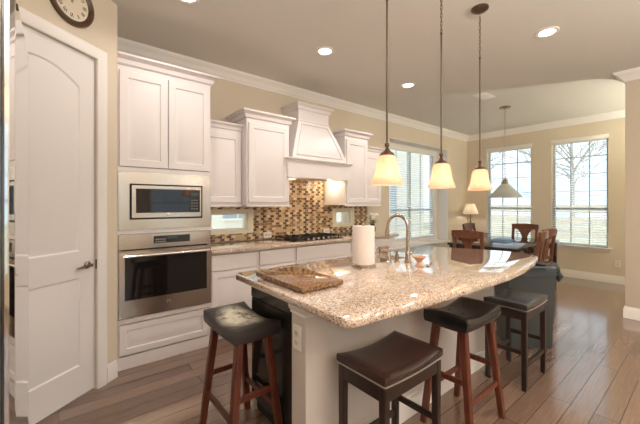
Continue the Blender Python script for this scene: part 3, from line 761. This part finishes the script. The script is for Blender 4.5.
# faucet
fc = thing('gooseneck_faucet', 'tall brushed nickel gooseneck faucet on the island', 'faucet', (2.073, 1.482, 0.9145))
b = MB(); b.lathe([(0.029, 0), (0.029, 0.008), (0.022, 0.014), (0.018, 0.05), (0.017, 0.075), (0.013, 0.085)], 20); b.build('base', NICKEL, fc)
pts = [(0, 0, 0.08), (0, 0, 0.27)]+[(0, 0.095-0.095*math.cos(a), 0.27+0.088*math.sin(a)) for a in [PI*i/14 for i in range(1, 15)]]
pts += [(0, 0.195, 0.24)]
b = MB(); b.tube(pts, 0.0125, 14); b.build('neck', NICKEL, fc)
b = MB(); b.tube([(0, 0.194, 0.245), (0, 0.197, 0.22), (0, 0.20, 0.165)], [0.015, 0.018, 0.0165], 14); b.build('spray_head', NICKEL, fc)
b = MB(); b.tube([(0.015, 0, 0.055), (0.05, 0, 0.06), (0.085, -0.005, 0.085)], [0.010, 0.007, 0.005], 10); b.build('lever', NICKEL, fc)
def pump(label, x, y, m, h):
    t = thing('soap_pump', label, 'soap dispenser', (x, y, 0.9145), 0, 'soap pumps by the sink')
    q = MB(); q.lathe([(0.022, 0), (0.022, 0.006), (0.016, 0.01), (0.0155, h*0.7), (0.009, h*0.75), (0.006, h*0.8)], 16); q.build('body', m, t)
    q = MB(); q.lathe([(0.006, h*0.8), (0.011, h*0.84), (0.011, h), (0, h+0.003)], 12); q.tube([(0, 0, h*0.92), (-0.02, 0.035, h*0.95), (-0.03, 0.05, h*0.86)], [0.006, 0.006, 0.004], 8); q.build('nozzle', m, t)
pump('silver soap pump left of the other, beside the sink', 1.965, 1.575, CHROME, 0.10)
pump('bronze toned pump between the silver pump and faucet', 2.035, 1.555, NICKEL, 0.085)
cdy = thing('sponge_caddy', 'small chrome wire caddy at the far edge of the sink', 'sponge holder', (2.34, 1.935, 0.9145))
b = MB()
for z in (0.004, 0.04): b.tube([(-0.08, -0.016, z), (0.08, -0.016, z), (0.08, 0.016, z), (-0.08, 0.016, z), (-0.08, -0.016, z)], 0.003, 6)
for x in (-0.08, -0.04, 0, 0.04, 0.08): b.tube([(x, -0.016, 0.04), (x, -0.016, 0.004), (x, 0.016, 0.004), (x, 0.016, 0.04)], 0.0022, 6)
b.build('wire_frame', CHROME, cdy)
b = MB(); b.box(-0.065, 0.055, -0.011, 0.011, 0.008, 0.058, 0.004, 2); b.build('sponge', mat('brown sponge', rgb(150, 128, 104), 0.9), cdy)
# flared dish and spoon
dish = MB(); dish.lathe([(0.030, 0), (0.032, 0.004), (0.016, 0.02), (0.014, 0.03), (0.03, 0.05), (0.05, 0.07), (0.047, 0.071), (0.027, 0.052), (0.0, 0.045)], 28)
tag(dish.build('flared_dish', mat('copper tan glaze', rgb(196, 150, 124), 0.25), None, loc=(2.005, 1.335, 0.9145)), 'small flared copper-tan footed dish right of the faucet', 'dish')
sp = thing('spoon', 'thin metal spoon lying on the granite right of the flared dish', 'spoon', (2.135, 1.33, 0.9145), 0.4)
b = MB(); b.tube([(-0.05, 0, 0.004), (0.0, 0, 0.006), (0.07, 0, 0.004)], [0.004, 0.003, 0.005], 8); b.build('handle', NICKEL, sp)
b = MB(); b.sphere((-0.075, 0, 0.0065), 0.018, sc=(1.5, 1, 0.35)); b.build('bowl', NICKEL, sp)
# paper towel
pt = thing('paper_towel_holder', 'white paper towel roll standing on a chrome holder', 'paper towel', (1.70, 1.592, 0.9145))
b = MB(); b.lathe([(0.088, 0), (0.088, 0.014), (0.08, 0.02), (0.0, 0.02)], 32); b.build('base', NICKEL, pt)
b = MB(); b.lathe([(0.020, 0.021), (0.078, 0.021), (0.079, 0.03), (0.079, 0.285), (0.077, 0.29), (0.020, 0.29)], 40); b.build('paper_roll', PAPER, pt)
b = MB(); b.lathe([(0.008, 0.0205), (0.008, 0.30), (0.013, 0.305), (0.013, 0.315), (0, 0.32)], 14); b.build('rod', NICKEL, pt)
# granite board
b = MB(); b.prism([(0.93, 1.285), (1.21, 1.285), (1.235, 1.77), (0.935, 1.77)], 0.006, 0.031, 0.003)
bd = thing('cutting_board', 'thick brown polished stone board on the near end of the island', 'cutting board', (0, 0, 0.9145))
b.build('slab', BGRAN, bd)
for x, y in ((0.97, 1.33), (1.17, 1.33), (0.97, 1.72), (1.19, 1.72)):
    q = MB(); q.lathe([(0.012, 0.0), (0.012, 0.0058), (0, 0.0058)], 12, None, x, y); q.build('foot', BLACKM, bd)
# flowers on range counter
fv = thing('flower_vase', 'white blooms in a dark vase on the range counter end', 'flowers', (3.79, 3.36, 0.9145))
b = MB(); b.lathe([(0.03, 0), (0.045, 0.03), (0.05, 0.08), (0.03, 0.12), (0.034, 0.135), (0.026, 0.135), (0.0, 0.12)], 22); b.build('vase', mat('dark vase', rgb(62, 44, 38), 0.2), fv)
rnd = random.Random(4)
for k in range(9):
    a = rnd.uniform(0, 2*PI); r = rnd.uniform(0, 0.06); z = 0.21+rnd.uniform(0, 0.09); q = MB(); c0 = (r*math.cos(a), r*math.sin(a), z)
    for j in range(7):
        an = j*2*PI/7; q.sphere((c0[0]+0.02*math.cos(an), c0[1]+0.02*math.sin(an), c0[2]+0.005*math.sin(3*an)), 0.023, u=8, v=6, sc=(1, 1, 0.8))
    q.sphere(c0, 0.02, u=8, v=6); q.build('bloom', mat('white petals', rgb(240, 234, 222), 0.7), fv)
b = MB()
for k in range(14):
    a = rnd.uniform(0, 2*PI); L = rnd.uniform(0.06, 0.13); z = 0.15+rnd.uniform(0, 0.06); dx, dy = math.cos(a), math.sin(a)
    px, py = -dy*0.016, dx*0.016
    b.loft([[(0, 0, 0.11), (0.001, 0, 0.11), (0.001, 0.001, 0.11), (0, 0.001, 0.11)], [(dx*L*.5+px, dy*L*.5+py, z), (dx*L*.5-px, dy*L*.5-py, z), (dx*L*.5-px, dy*L*.5-py, z+.002), (dx*L*.5+px, dy*L*.5+py, z+.002)],
            [(dx*L, dy*L, z-0.01), (dx*L+.001, dy*L, z-.01), (dx*L+.001, dy*L, z-.009), (dx*L, dy*L, z-.009)]])
b.build('leaves', mat('olive leaf', rgb(110, 112, 70), 0.6), fv)

# ------------------------------------------------------------------ stools
def cushion(L, W, zmid, dip, th, crown=0.010, nx=18, ny=12, edge=0.011, bf=0.25):
    """saddle cushion: high ends along x, soft top edges"""
    mb = MB(); bm = mb.bm
    def top(u, v):
        x = u*L/2; y = v*W/2
        z = zmid+dip*(u*u)+crown*(1-v*v)*(1-abs(u)**4)-crown*0.2
        f = max(abs(u), abs(v))
        return x, y, z-edge*max(0, (f-0.86)/0.14)**2
    V = [[bm.verts.new(top(-1+2*i/nx, -1+2*j/ny)) for j in range(ny+1)] for i in range(nx+1)]
    for i in range(nx):
        for j in range(ny): bm.faces.new((V[i][j], V[i+1][j], V[i+1][j+1], V[i][j+1]))
    rim = [(i, 0) for i in range(nx+1)]+[(nx, j) for j in range(1, ny+1)]+[(i, ny) for i in range(nx-1, -1, -1)]+[(0, j) for j in range(ny-1, 0, -1)]
    prev = [V[i][j] for i, j in rim]
    for k, (out, fr) in enumerate(((1.012, 0.35), (1.008, 0.75), (0.98, 1.0))):
        cur = []
        for (i, j), v in zip(rim, [V[i][j] for i, j in rim]):
            zb = zmid+dip*(-1+2*i/nx)**2*bf-th
            cur.append(bm.verts.new((v.co.x*out, v.co.y*out, v.co.z+(zb-v.co.z)*fr)))
        for a in range(len(rim)):
            c = (a+1) % len(rim); bm.faces.new((prev[a], prev[c], cur[c], cur[a]))
        prev = cur
    bm.faces.new(prev); return mb
SL, SW = 0.452, 0.270
def saddle_stool(label, loc, rz, leath, worn=False):
    t = thing('saddle_stool', label, 'bar stool', loc, rz, 'saddle seat bar stools')
    H = 0.722
    cu = cushion(SL, SW, H-0.034, 0.036, 0.058).build('seat', leath, t, 60)
    for x in (-0.09, 0.09):
        for y in (-0.045, 0.045):
            q = MB(); q.sphere((x, y, H-0.028+0.005), 0.008, u=10, v=6, sc=(1, 1, 0.5)); q.build('button', leath, cu)
    hx, hy, fx, fy = 0.165, 0.085, 0.208, 0.150
    q = MB(); q.box(-0.185, 0.185, -0.105, 0.105, H-0.108, H-0.0935, 0.003, 1); q.build('seat_frame', CHERRY, t)
    zt = H-0.096
    def at(sx, sy, z):
        u = z/zt; return (sx*(fx+(hx-fx)*u), sy*(fy+(hy-fy)*u), z)
    for sx in (-1, 1):
        for sy in (-1, 1):
            q = MB(); q.bar(at(sx, sy, 0), at(sx, sy, zt), 0.036, 0.036, 0.044, 0.044); q.build('leg', CHERRY, t)
    for sx in (-1, 1):
        q = MB(); q.beam(at(sx, -1, 0.33), at(sx, 1, 0.33), 0.02, 0.032); q.build('stretcher', CHERRY, t)
    for sy in (-1, 1):
        q = MB(); q.beam(at(-1, sy, 0.22), at(1, sy, 0.22), 0.02, 0.032); q.build('stretcher', CHERRY, t)
    return t
saddle_stool('saddle stool with worn pale patch on its seat, by the dishwasher', (0.826, 1.757, 0), PI/2, LWORN, True)
saddle_stool('saddle stool with unworn glossy black seat and reddish splayed legs', (1.985, 1.003, 0), 0, LBLACK)
QL, QW = 0.45, 0.30
def nail_stool(label, loc, rz, leath):
    t = thing('nailhead_stool', label, 'bar stool', loc, rz, 'straight legged bar stools')
    H = 0.638
    cu = cushion(QL, QW, H-0.024, 0.024, 0.036, 0.005, edge=0.009, bf=0.4).build('seat', leath, t, 60)
    q = MB(); hx, hy = QL/2-0.006, QW/2-0.006
    for a, c, y0, y1 in ((-hx, hx, -hy, -hy+0.02), (-hx, hx, hy-0.02, hy), ): q.box(a, c, y0, y1, H-0.125, H-0.064)
    for x0 in (-hx, hx-0.02): q.box(x0, x0+0.02, -hy+0.02, hy-0.02, H-0.125, H-0.064)
    q.build('apron', ESPRESSO, t, 0)
    q = MB(); n = 0
    for k in range(46):
        for sy in (-1, 1): q.sphere((-QL/2+QL*(k+.5)/46, sy*(QW/2+0.001), H-0.060+0.0096*((2*(k+.5)/46-1)**2)), 0.0042, u=6, v=4)
    for k in range(31):
        for sx in (-1, 1): q.sphere((sx*(QL/2+0.001), -QW/2+QW*(k+.5)/31, H-0.050), 0.0042, u=6, v=4)
    q.build('nailhead_trim', mat('pewter nails', rgb(206, 194, 182), 0.3, 0.9), cu)
    for sx in (-1, 1):
        for sy in (-1, 1):
            x, y = sx*(QL/2-0.022), sy*(QW/2-0.022)
            q = MB(); q.bar((x, y, 0), (x, y, H-0.0645), 0.034, 0.034, 0.038, 0.038); q.build('leg', ESPRESSO, t)
    for sy in (-1, 1):
        q = MB(); q.box(-QL/2+0.04, QL/2-0.04, sy*(QW/2-0.022)-0.011, sy*(QW/2-0.022)+0.011, 0.165, 0.195, 0.003, 1); q.build('stretcher', ESPRESSO, t)
    for sx in (-1, 1):
        q = MB(); q.box(sx*(QL/2-0.022)-0.011, sx*(QL/2-0.022)+0.011, -QW/2+0.04, QW/2-0.04, 0.255, 0.285, 0.003, 1); q.build('stretcher', ESPRESSO, t)
    return t
nail_stool('dark brown leather stool with nailhead trim at the front', (1.285, 1.02, 0), 0, LBROWN)
nail_stool('charcoal leather stool with nailhead trim beside the trash can', (2.835, 1.0, 0), 0, LGREY)

# ------------------------------------------------------------------ trash can
tc = thing('trash_can', 'tall dark grey trash can lined with a black bag, past the last stool', 'trash can', (3.545, 1.185, 0), -math.radians(43))
b = MB(); b.loft([[(-x, -y, z), (x, -y, z), (x, y, z), (-x, y, z)] for x, y, z in ((.185, .125, 0), (.19, .13, .01), (.215, .15, .74), (.222, .157, .742), (.222, .157, .765), (.208, .143, .765), (.20, .135, .60), (.18, .12, .02))]); b.build('bin', GREYP, tc)
rnd = random.Random(9)
b = MB(); rings = []
N = 48
for k, (o, z) in enumerate(((-0.012, 0.62), (-0.012, 0.76), (0.008, 0.778), (0.016, 0.765), (0.014, 0.72), (0.018, 0.685))):
    rg = []
    for i in range(N):
        a = 2*PI*i/N; ca, sa = math.cos(a), math.sin(a); s_ = 1/max(abs(ca)/(0.212+o), abs(sa)/(0.147+o))
        j = rnd.uniform(-1, 1)*(0.004 if k > 2 else 0.001)
        rg.append((ca*s_*(1+j*2), sa*s_*(1+j*2), z+rnd.uniform(-1, 1)*(0.012 if k == 5 else 0.002)))
    rings.append(rg)
b.loft(rings, False, False)
b.sphere((0.235, -0.07, 0.735), 0.07, sc=(0.75, 1.1, 1.0)); b.sphere((0.20, -0.12, 0.755), 0.05, sc=(1.2, 0.8, 0.7)); b.tube([(0.255, -0.08, 0.72), (0.275, -0.10, 0.67), (0.262, -0.11, 0.625)], [0.03, 0.036, 0.006], 8)
b.build('bag', BAG, tc)

# ------------------------------------------------------------------ dining area
dt = thing('dining_table', 'dark polished dining table below the white cone lamp', 'dining table', (5.62, 2.14, 0))
b = MB(); b.box(-0.9, 0.9, -0.50, 0.50, 0.725, 0.76, 0.006, 2); b.build('tabletop', TABLEW, dt)
b = MB()
for y in (-0.43, 0.41): b.box(-0.82, 0.82, y, y+0.02, 0.63, 0.724)
for x in (-0.82, 0.80): b.box(x, x+0.02, -0.41, 0.41, 0.63, 0.724)
b.build('apron', TABLEW, dt, 0)
for sx in (-1, 1):
    for sy in (-1, 1):
        q = MB(); q.bar((sx*0.84, sy*0.44, 0), (sx*0.84, sy*0.44, 0.7245), 0.06, 0.06, 0.085, 0.085); q.build('leg', TABLEW, dt)
def dining_chair(label, loc, rz):
    """local: seat centre at origin, back at -y"""
    t = thing('dining_chair', label, 'dining chair', loc, rz, 'dark wood dining chairs')
    q = MB(); q.prism([(-0.20, -0.20), (0.20, -0.20), (0.225, 0.21), (-0.225, 0.21)], 0.435, 0.47, 0.008); q.build('seat', LBROWN, t)
    q = MB(); q.box(-0.19, 0.19, -0.19, -0.17, 0.38, 0.434); q.box(-0.205, 0.205, 0.18, 0.20, 0.38, 0.434); q.box(-0.205, -0.185, -0.17, 0.18, 0.38, 0.434); q.box(0.185, 0.205, -0.17, 0.18, 0.38, 0.434); q.build('seat_frame', CHAIRW, t, 0)
    for sx in (-1, 1):
        q = MB(); q.bar((sx*0.205, 0.185, 0), (sx*0.205, 0.185, 0.434), 0.034, 0.034, 0.042, 0.042); q.build('leg', CHAIRW, t)
        q = MB(); q.loft([[(sx*0.195-.019, y-.02, z), (sx*0.195+.019, y-.02, z), (sx*0.195+.019, y+.02, z), (sx*0.195-.019, y+.02, z)] for y, z in ((-.25, 0), (-.215, .25), (-.205, .45), (-.235, .75), (-.275, .965))]); q.build('leg', CHAIRW, t)
    def bk(z): return -0.205-(z-0.45)*0.135
    q = MB(); n = 10; rings = []
    for i in range(n+1):
        u = -1+2*i/n; x = u*0.222; y = bk(0.93)-0.018*(1-u*u); z0 = 0.885+0.012*(u*u) ; z1 = 0.985+0.012*(1-u*u)
        rings.append([(x, y-.014, z0), (x, y+.014, z0), (x, y+.014, z1), (x, y-.014, z1)])
    q.loft(rings); q.build('top_rail', CHAIRW, t)
    q = MB(); q.box(-0.176, 0.176, bk(0.55)-.011, bk(0.55)+.011, 0.53, 0.57); q.build('lower_rail', CHAIRW, t)
    q = MB(); prof = [(0.57, 0.05), (0.62, 0.046), (0.70, 0.04), (0.76, 0.046), (0.83, 0.075), (0.87, 0.11), (0.886, 0.125)]
    q.loft([[(-w_, bk(z)-.007, z), (w_, bk(z)-.007, z), (w_, bk(z)+.007, z), (-w_, bk(z)+.007, z)] for z, w_ in prof]); q.build('splat', CHAIRW, t)
    return t
c0 = dining_chair('dining chair at the near end of the table, its back to the island', (4.70, 2.18, 0), -PI/2)
dup(c0, (6.17, 2.73, 0), PI, 'dining chair on the far long side, in front of the lit lamp')
dup(c0, (6.52, 2.24, 0), PI/2, 'dining chair at the far end of the table, facing the island')
dup(c0, (5.13, 1.74, 0), 0.08, 'dining chair on the near long side, closest to the trash can')
dup(c0, (5.72, 1.82, 0), -0.1, 'dining chair on the near long side, farther from the island')
b = MB(); b.box(-0.17, 0.17, -0.13, 0.13, 0.0, 0.022, 0.006, 2); b.box(-0.13, 0.14, -0.10, 0.11, 0.022, 0.04, 0.006, 2)
tag(b.build('folded_linens', mat('blue grey cloth', rgb(120, 146, 176), 0.8), None, loc=(5.55, 2.15, 0.7605)), 'blue folded linens stacked on the dining table', 'linens')
# side table with lamp
st = thing('side_table', 'small dark side table in the corner below the lit lamp', 'side table', (7.10, 3.36, 0))
b = MB(); b.box(-0.22, 0.24, -0.24, 0.24, 0.70, 0.735, 0.004, 1); b.build('top', CHAIRW, st)
b = MB(); b.box(-0.20, 0.22, -0.22, 0.22, 0.56, 0.6995); b.build('body', CHAIRW, st, 0)
for sx in (-0.18, 0.20):
    for sy in (-0.2, 0.2):
        q = MB(); q.bar((sx, sy, 0), (sx, sy, 0.5595), 0.03, 0.03, 0.036, 0.036); q.build('leg', CHAIRW, st)
lp = thing('table_lamp', 'lit table lamp with cream shade in the dining corner', 'lamp', (7.08, 3.41, 0.7355))
b = MB(); b.lathe([(0.07, 0), (0.07, 0.012), (0.03, 0.025), (0.014, 0.05), (0.022, 0.10), (0.030, 0.16), (0.016, 0.23), (0.009, 0.27), (0.009, 0.42)], 20); b.build('base', BRONZE, lp)
b = MB(); b.lathe([(0.165, 0.41), (0.145, 0.47), (0.115, 0.55), (0.085, 0.635), (0.0845, 0.635), (0.1135, 0.55), (0.1435, 0.47), (0.1635, 0.41), (0.165, 0.41)], 30, cap=False); b.build('lamp_shade', LAMPSH, lp)
b = MB(); b.sphere((0, 0, 0.49), 0.03); b.build('bulb', BULB, lp)
point('lamp_light', lp, (0, 0, 0.50), 8, (1, 0.89, 0.75), 0.035)

# ------------------------------------------------------------------ pendants
def chain(mb, z0, z1, pitch=0.028, r=0.0022, w_=0.007):
    n = int((z1-z0)/pitch)
    for k in range(n):
        zc = z0+(k+.5)*pitch; h = pitch*0.66
        pts = []
        for i in range(11):
            a = 2*PI*i/10; u = w_*math.cos(a); z = zc+h*math.sin(a)
            pts.append((u, 0, z) if k % 2 else (0, u, z))
        mb.tube(pts, r, 5)
def island_pendant(label, x, y):
    t = thing('pendant_lamp', label, 'pendant light', (x, y, HC), 0, 'bell glass pendants over the island')
    q = MB(); q.lathe([(0.065, -0.0005), (0.065, -0.012), (0.045, -0.028), (0.012, -0.038), (0.008, -0.045)], 24); q.build('canopy', BRONZE, t)
    zt = -1.2240+0.0
    q = MB(); chain(q, -0.40, -0.04); q.build('chain', BRONZE, t)
    q = MB(); q.tube([(0, 0, -0.40), (0, 0, -1.2340)], 0.0055, 10); q.sphere((0, 0, -0.40), 0.009); q.build('rod', BRONZE, t)
    q = MB(); q.lathe([(0.006, -1.2240), (0.013, -1.2300), (0.013, -1.2460), (0.007, -1.2520), (0.02, -1.2740), (0.038, -1.2860), (0.044, -1.3000), (0.0, -1.3000)], 24); q.build('cap', BRONZE, t)
    prof = [(0.040, -1.3005), (0.053, -1.3120), (0.060, -1.3360), (0.064, -1.3690), (0.069, -1.3990), (0.078, -1.4290), (0.089, -1.4520), (0.094, -1.4620), (0.093, -1.4670)]
    inner = [(r-0.004, z) for r, z in reversed(prof)]
    q = MB(); q.lathe(prof+inner+prof[:1], 36, cap=False); q.build('lamp_shade', ALAB, t, 60)
    q = MB(); q.lathe([(0.012, -1.3005), (0.014, -1.3240), (0.026, -1.3540), (0.028, -1.3740), (0.018, -1.3960), (0.0, -1.4020)], 16); q.build('bulb', BULB, t)
    point('pendant_light', t, (0, 0, -1.4240), PEND_W, (1, 0.84, 0.66), 0.025)
    return t
island_pendant('bell glass pendant over the island, nearest the range hood', 1.467, 1.19)
island_pendant('bell glass pendant over the island, middle of the three', 2.05, 1.19)
island_pendant('bell glass pendant over the island, nearest the dining area', 2.63, 1.19)
dp = thing('dining_pendant', 'white glass cone lamp hanging over the dining table', 'pendant light', (5.617, 2.141, HC))
b = MB(); b.lathe([(0.085, -0.0005), (0.085, -0.012), (0.06, -0.026), (0.012, -0.034)], 24); b.build('canopy', NICKEL, dp)
b = MB(); chain(b, -1.16, -0.03, 0.04, 0.0026, 0.009); b.build('chain', NICKEL, dp)
b = MB(); b.tube([(0, 0, -1.14), (0, 0, -1.18)], 0.01, 8); b.lathe([(0.01, -1.17), (0.03, -1.185), (0.045, -1.22), (0.055, -1.25), (0.0, -1.25)], 20)
for k in range(3):
    a = 2*PI*k/3; b.tube([(0.01*math.cos(a), 0.01*math.sin(a), -1.15), (0.06*math.cos(a), 0.06*math.sin(a), -1.19), (0.05*math.cos(a), 0.05*math.sin(a), -1.245)], 0.004, 6)
b.build('fitter', NICKEL, dp)
b = MB(); pr = [(0.05, -1.2505), (0.09, -1.285), (0.16, -1.37), (0.245, -1.455), (0.25, -1.47)]; b.lathe(pr+[(r-0.005, z) for r, z in reversed(pr)], 40); b.build('lamp_shade', WHITEGL, dp, 60)
# ------------------------------------------------------------------ recessed lights and vent
def can(label, x, y, k=1.0):
    t = thing('recessed_light', label, 'ceiling light', (x, y, HC), 0, 'recessed ceiling lights')
    q = MB(); q.lathe([(0.062, -0.0005), (0.095, -0.0005), (0.095, -0.006), (0.088, -0.010), (0.066, -0.008), (0.062, -0.0005)], 30, cap=False); q.build('trim_ring', TRIM, t)
    q = MB(); q.lathe([(0.061, -0.0005), (0.061, -0.006), (0.045, -0.008), (0.0, -0.009)], 24); q.build('lens', CANLENS, t)
    spot('downlight', t, (0, 0, -0.03), CAN_W*k, WARM, 2.75, 0.8, 0.06)
    return t
can('lit recessed light in the ceiling in front of the range hood', 2.126, 2.53)
can('lit recessed light in the ceiling near the alcove window', 3.585, 2.557)
can('lit recessed light in the ceiling right of the pendants', 3.471, 0.966)
can('lit recessed light in the ceiling before the oven tower, at the frame edge', 0.75, 2.52, 0.6)
can('lit recessed light in the ceiling behind the camera, beside the fridge', 0.9, 0.2)
can('lit recessed light in the ceiling behind the camera, over the living area', 2.2, -1.2)
can('lit recessed light in the ceiling behind the camera, before the tan wall', 4.0, -1.2)
def fill_lamp(label, x, y, k=1.0, col=(1, 0.98, 0.94)):  # unseen lamp on a stand, added to bounce light off the ceiling
    t = thing('added_fill_lamp', label, 'fill lamp', (x, y, 0), 0, 'added fill lamps')
    q = MB(); q.lathe([(0.14, 0), (0.14, 0.015), (0.03, 0.03), (0, 0.03)], 24); q.build('base', BRONZE, t)
    q = MB(); q.tube([(0, 0, 0.02), (0, 0, 1.80)], 0.012, 10); q.build('pole', BRONZE, t)
    q = MB(); q.lathe([(0.02, 1.78), (0.08, 1.81), (0.16, 1.88), (0.19, 1.93), (0.185, 1.93), (0.155, 1.885), (0.075, 1.815), (0.0, 1.805)], 30); q.build('lamp_shade', BRONZE, t)
    point('fill_light', t, (0, 0, 1.89), FILL_W*k, col, 0.06)
fill_lamp('added fill lamp behind the camera, left in the living area', 0.4, -1.6)
fill_lamp('added fill lamp behind the camera, beside the dividing wall', 2.6, -2.1, 0.85)
fill_lamp('added fill lamp in the hall behind the dividing wall', 6.5, -1.1, 0.8, (0.94, 1.0, 0.90))
vt = thing('ceiling_vent', 'white air vent in the ceiling between pendants and dining lamp', 'vent', (4.81, 2.117, HC))
b = MB()
for a, c, z0, z1 in cells(-0.16, 0.16, -0.09, 0.09, [(-0.13, 0.13, -0.06, 0.06)]): b.box(a, c, z0, z1, -0.008, -0.0005)
b.build('frame', TRIM, vt, 0)
b = MB()
for k in range(7): b.box(-0.13, 0.13, -0.003, 0.003, -0.007, 0.007, M=Matrix.Translation((0, -0.051+k*0.017, -0.008)) @ Matrix.Rotation(0.7, 4, 'X'))
b.build('louvers', TRIM, vt, 0)

# ------------------------------------------------------------------ fridge, cupboard above it, clock
fg = thing('refrigerator', 'mirror bright stainless french door refrigerator at the left edge', 'refrigerator', (-0.80, 0.675, 0))
b = MB(); b.box(0, 0.685, -0.453, 0.453, 0.0, 1.71, 0.006, 2); b.build('body', GREYP, fg)
def fdoor(y0, y1, z0, z1, bow=0.0, xf=0.69, t=0.05):
    mb = MB(); n = 14; rings = []
    for i in range(n+1):
        u = i/n; y = y0+(y1-y0)*u; x = xf+t-bow*(2*u-1)**2
        if i in (0, n): x -= 0.004
        rings.append([(xf, y, z0), (x, y, z0), (x, y, z1), (xf, y, z1)])
    mb.loft(rings); return mb
fdoor(0.062, 0.453, 0.74, 1.735).build('door', FRIDGE, fg)
fdoor(-0.453, 0.018, 0.74, 1.735, 0.010).build('door', FRIDGE, fg)
q = MB(); q.box(0.691, 0.722, 0.022, 0.058, 0.76, 1.72); q.build('handle_recess', mat('dark recess', rgb(96, 90, 88), 0.35, 0.6), fg, 0)
fdoor(-0.453, 0.453, 0.06, 0.725).build('freezer_drawer', FRIDGE, fg)
q = MB(); q.box(0.03, 0.68, -0.44, 0.44, 1.7105, 1.745); q.build('hinge_cover', GREYP, fg)
uf = thing('over_fridge_cabinet', 'white cabinet above the refrigerator at the left edge', 'cabinet', (-0.84, 0.675, 1.80))
b = MB(); b.box(0, 0.70, -0.47, 0.47, 0, 0.75); b.build('body', CAB, uf, 0)
for y0, y1 in ((-0.46, -0.003), (0.003, 0.46)):
    q = MB(); q.panel(y0, y1, 0.03, 0.72, 0, M=Matrix.Translation((0.721, 0, 0)) @ Matrix.Rotation(PI/2, 4, 'Z')); q.build('door', CAB, uf)
clk = thing('wall_clock', 'round wall clock with brown frame above the pantry door', 'clock')
clk.matrix_world = DM @ Matrix.Translation((-0.195, -0.0005, 2.735)) @ Matrix.Rotation(PI/2, 4, 'X')
b = MB(); b.lathe([(0.120, 0), (0.16, 0), (0.162, 0.01), (0.156, 0.024), (0.146, 0.028), (0.138, 0.022), (0.130, 0.020), (0.122, 0.012), (0.120, 0)], 48, cap=False); b.build('frame', mat('antique bronze frame', rgb(92, 70, 54), 0.35, 0.4), clk)
b = MB(); b.lathe([(0.1215, 0.002), (0.1215, 0.008), (0, 0.008)], 40); b.build('face', paint('cream dial', rgb(232, 218, 196), 0.6, 0.05), clk)
NUM = ['XII', 'I', 'II', 'III', 'IV', 'V', 'VI', 'VII', 'VIII', 'IX', 'X', 'XI']
nm_ = MB()
for k, s_ in enumerate(NUM):
    a = PI/2-2*PI*k/12; cx, cy = 0.092*math.cos(a), 0.092*math.sin(a); R = Matrix.Translation((cx, cy, 0.0087)) @ Matrix.Rotation(a-PI/2, 4, 'Z')
    x = -sum({'I': .008, 'V': .014, 'X': .014}[c] for c in s_)/2
    for c in s_:
        if c == 'I': nm_.box(x+.002, x+.0055, -.013, .013, -.0005, .0005, M=R); x += .008
        else:
            segs = [((x+.001, .013), (x+.007, -.013)), ((x+.013, .013), (x+.007, -.013))] if c == 'V' else [((x+.001, .013), (x+.013, -.013)), ((x+.013, .013), (x+.001, -.013))]
            for (ax, ay), (bx, by) in segs:
                L = math.hypot(bx-ax, by-ay); an = math.atan2(by-ay, bx-ax)
                nm_.box(0, L, -.0015, .0015, -.0005, .0005, M=R @ Matrix.Translation((ax, ay, 0)) @ Matrix.Rotation(an, 4, 'Z'))
            x += .014
nm_.build('numerals', BLACKM, clk, 0)
for L, an, w_ in ((0.06, 2.3, 0.004), (0.085, 0.9, 0.003)):
    q = MB(); q.box(-0.012, L, -w_/2, w_/2, 0.0095, 0.0105, M=Matrix.Rotation(an, 4, 'Z')); q.build('hand', BLACKM, clk, 0)
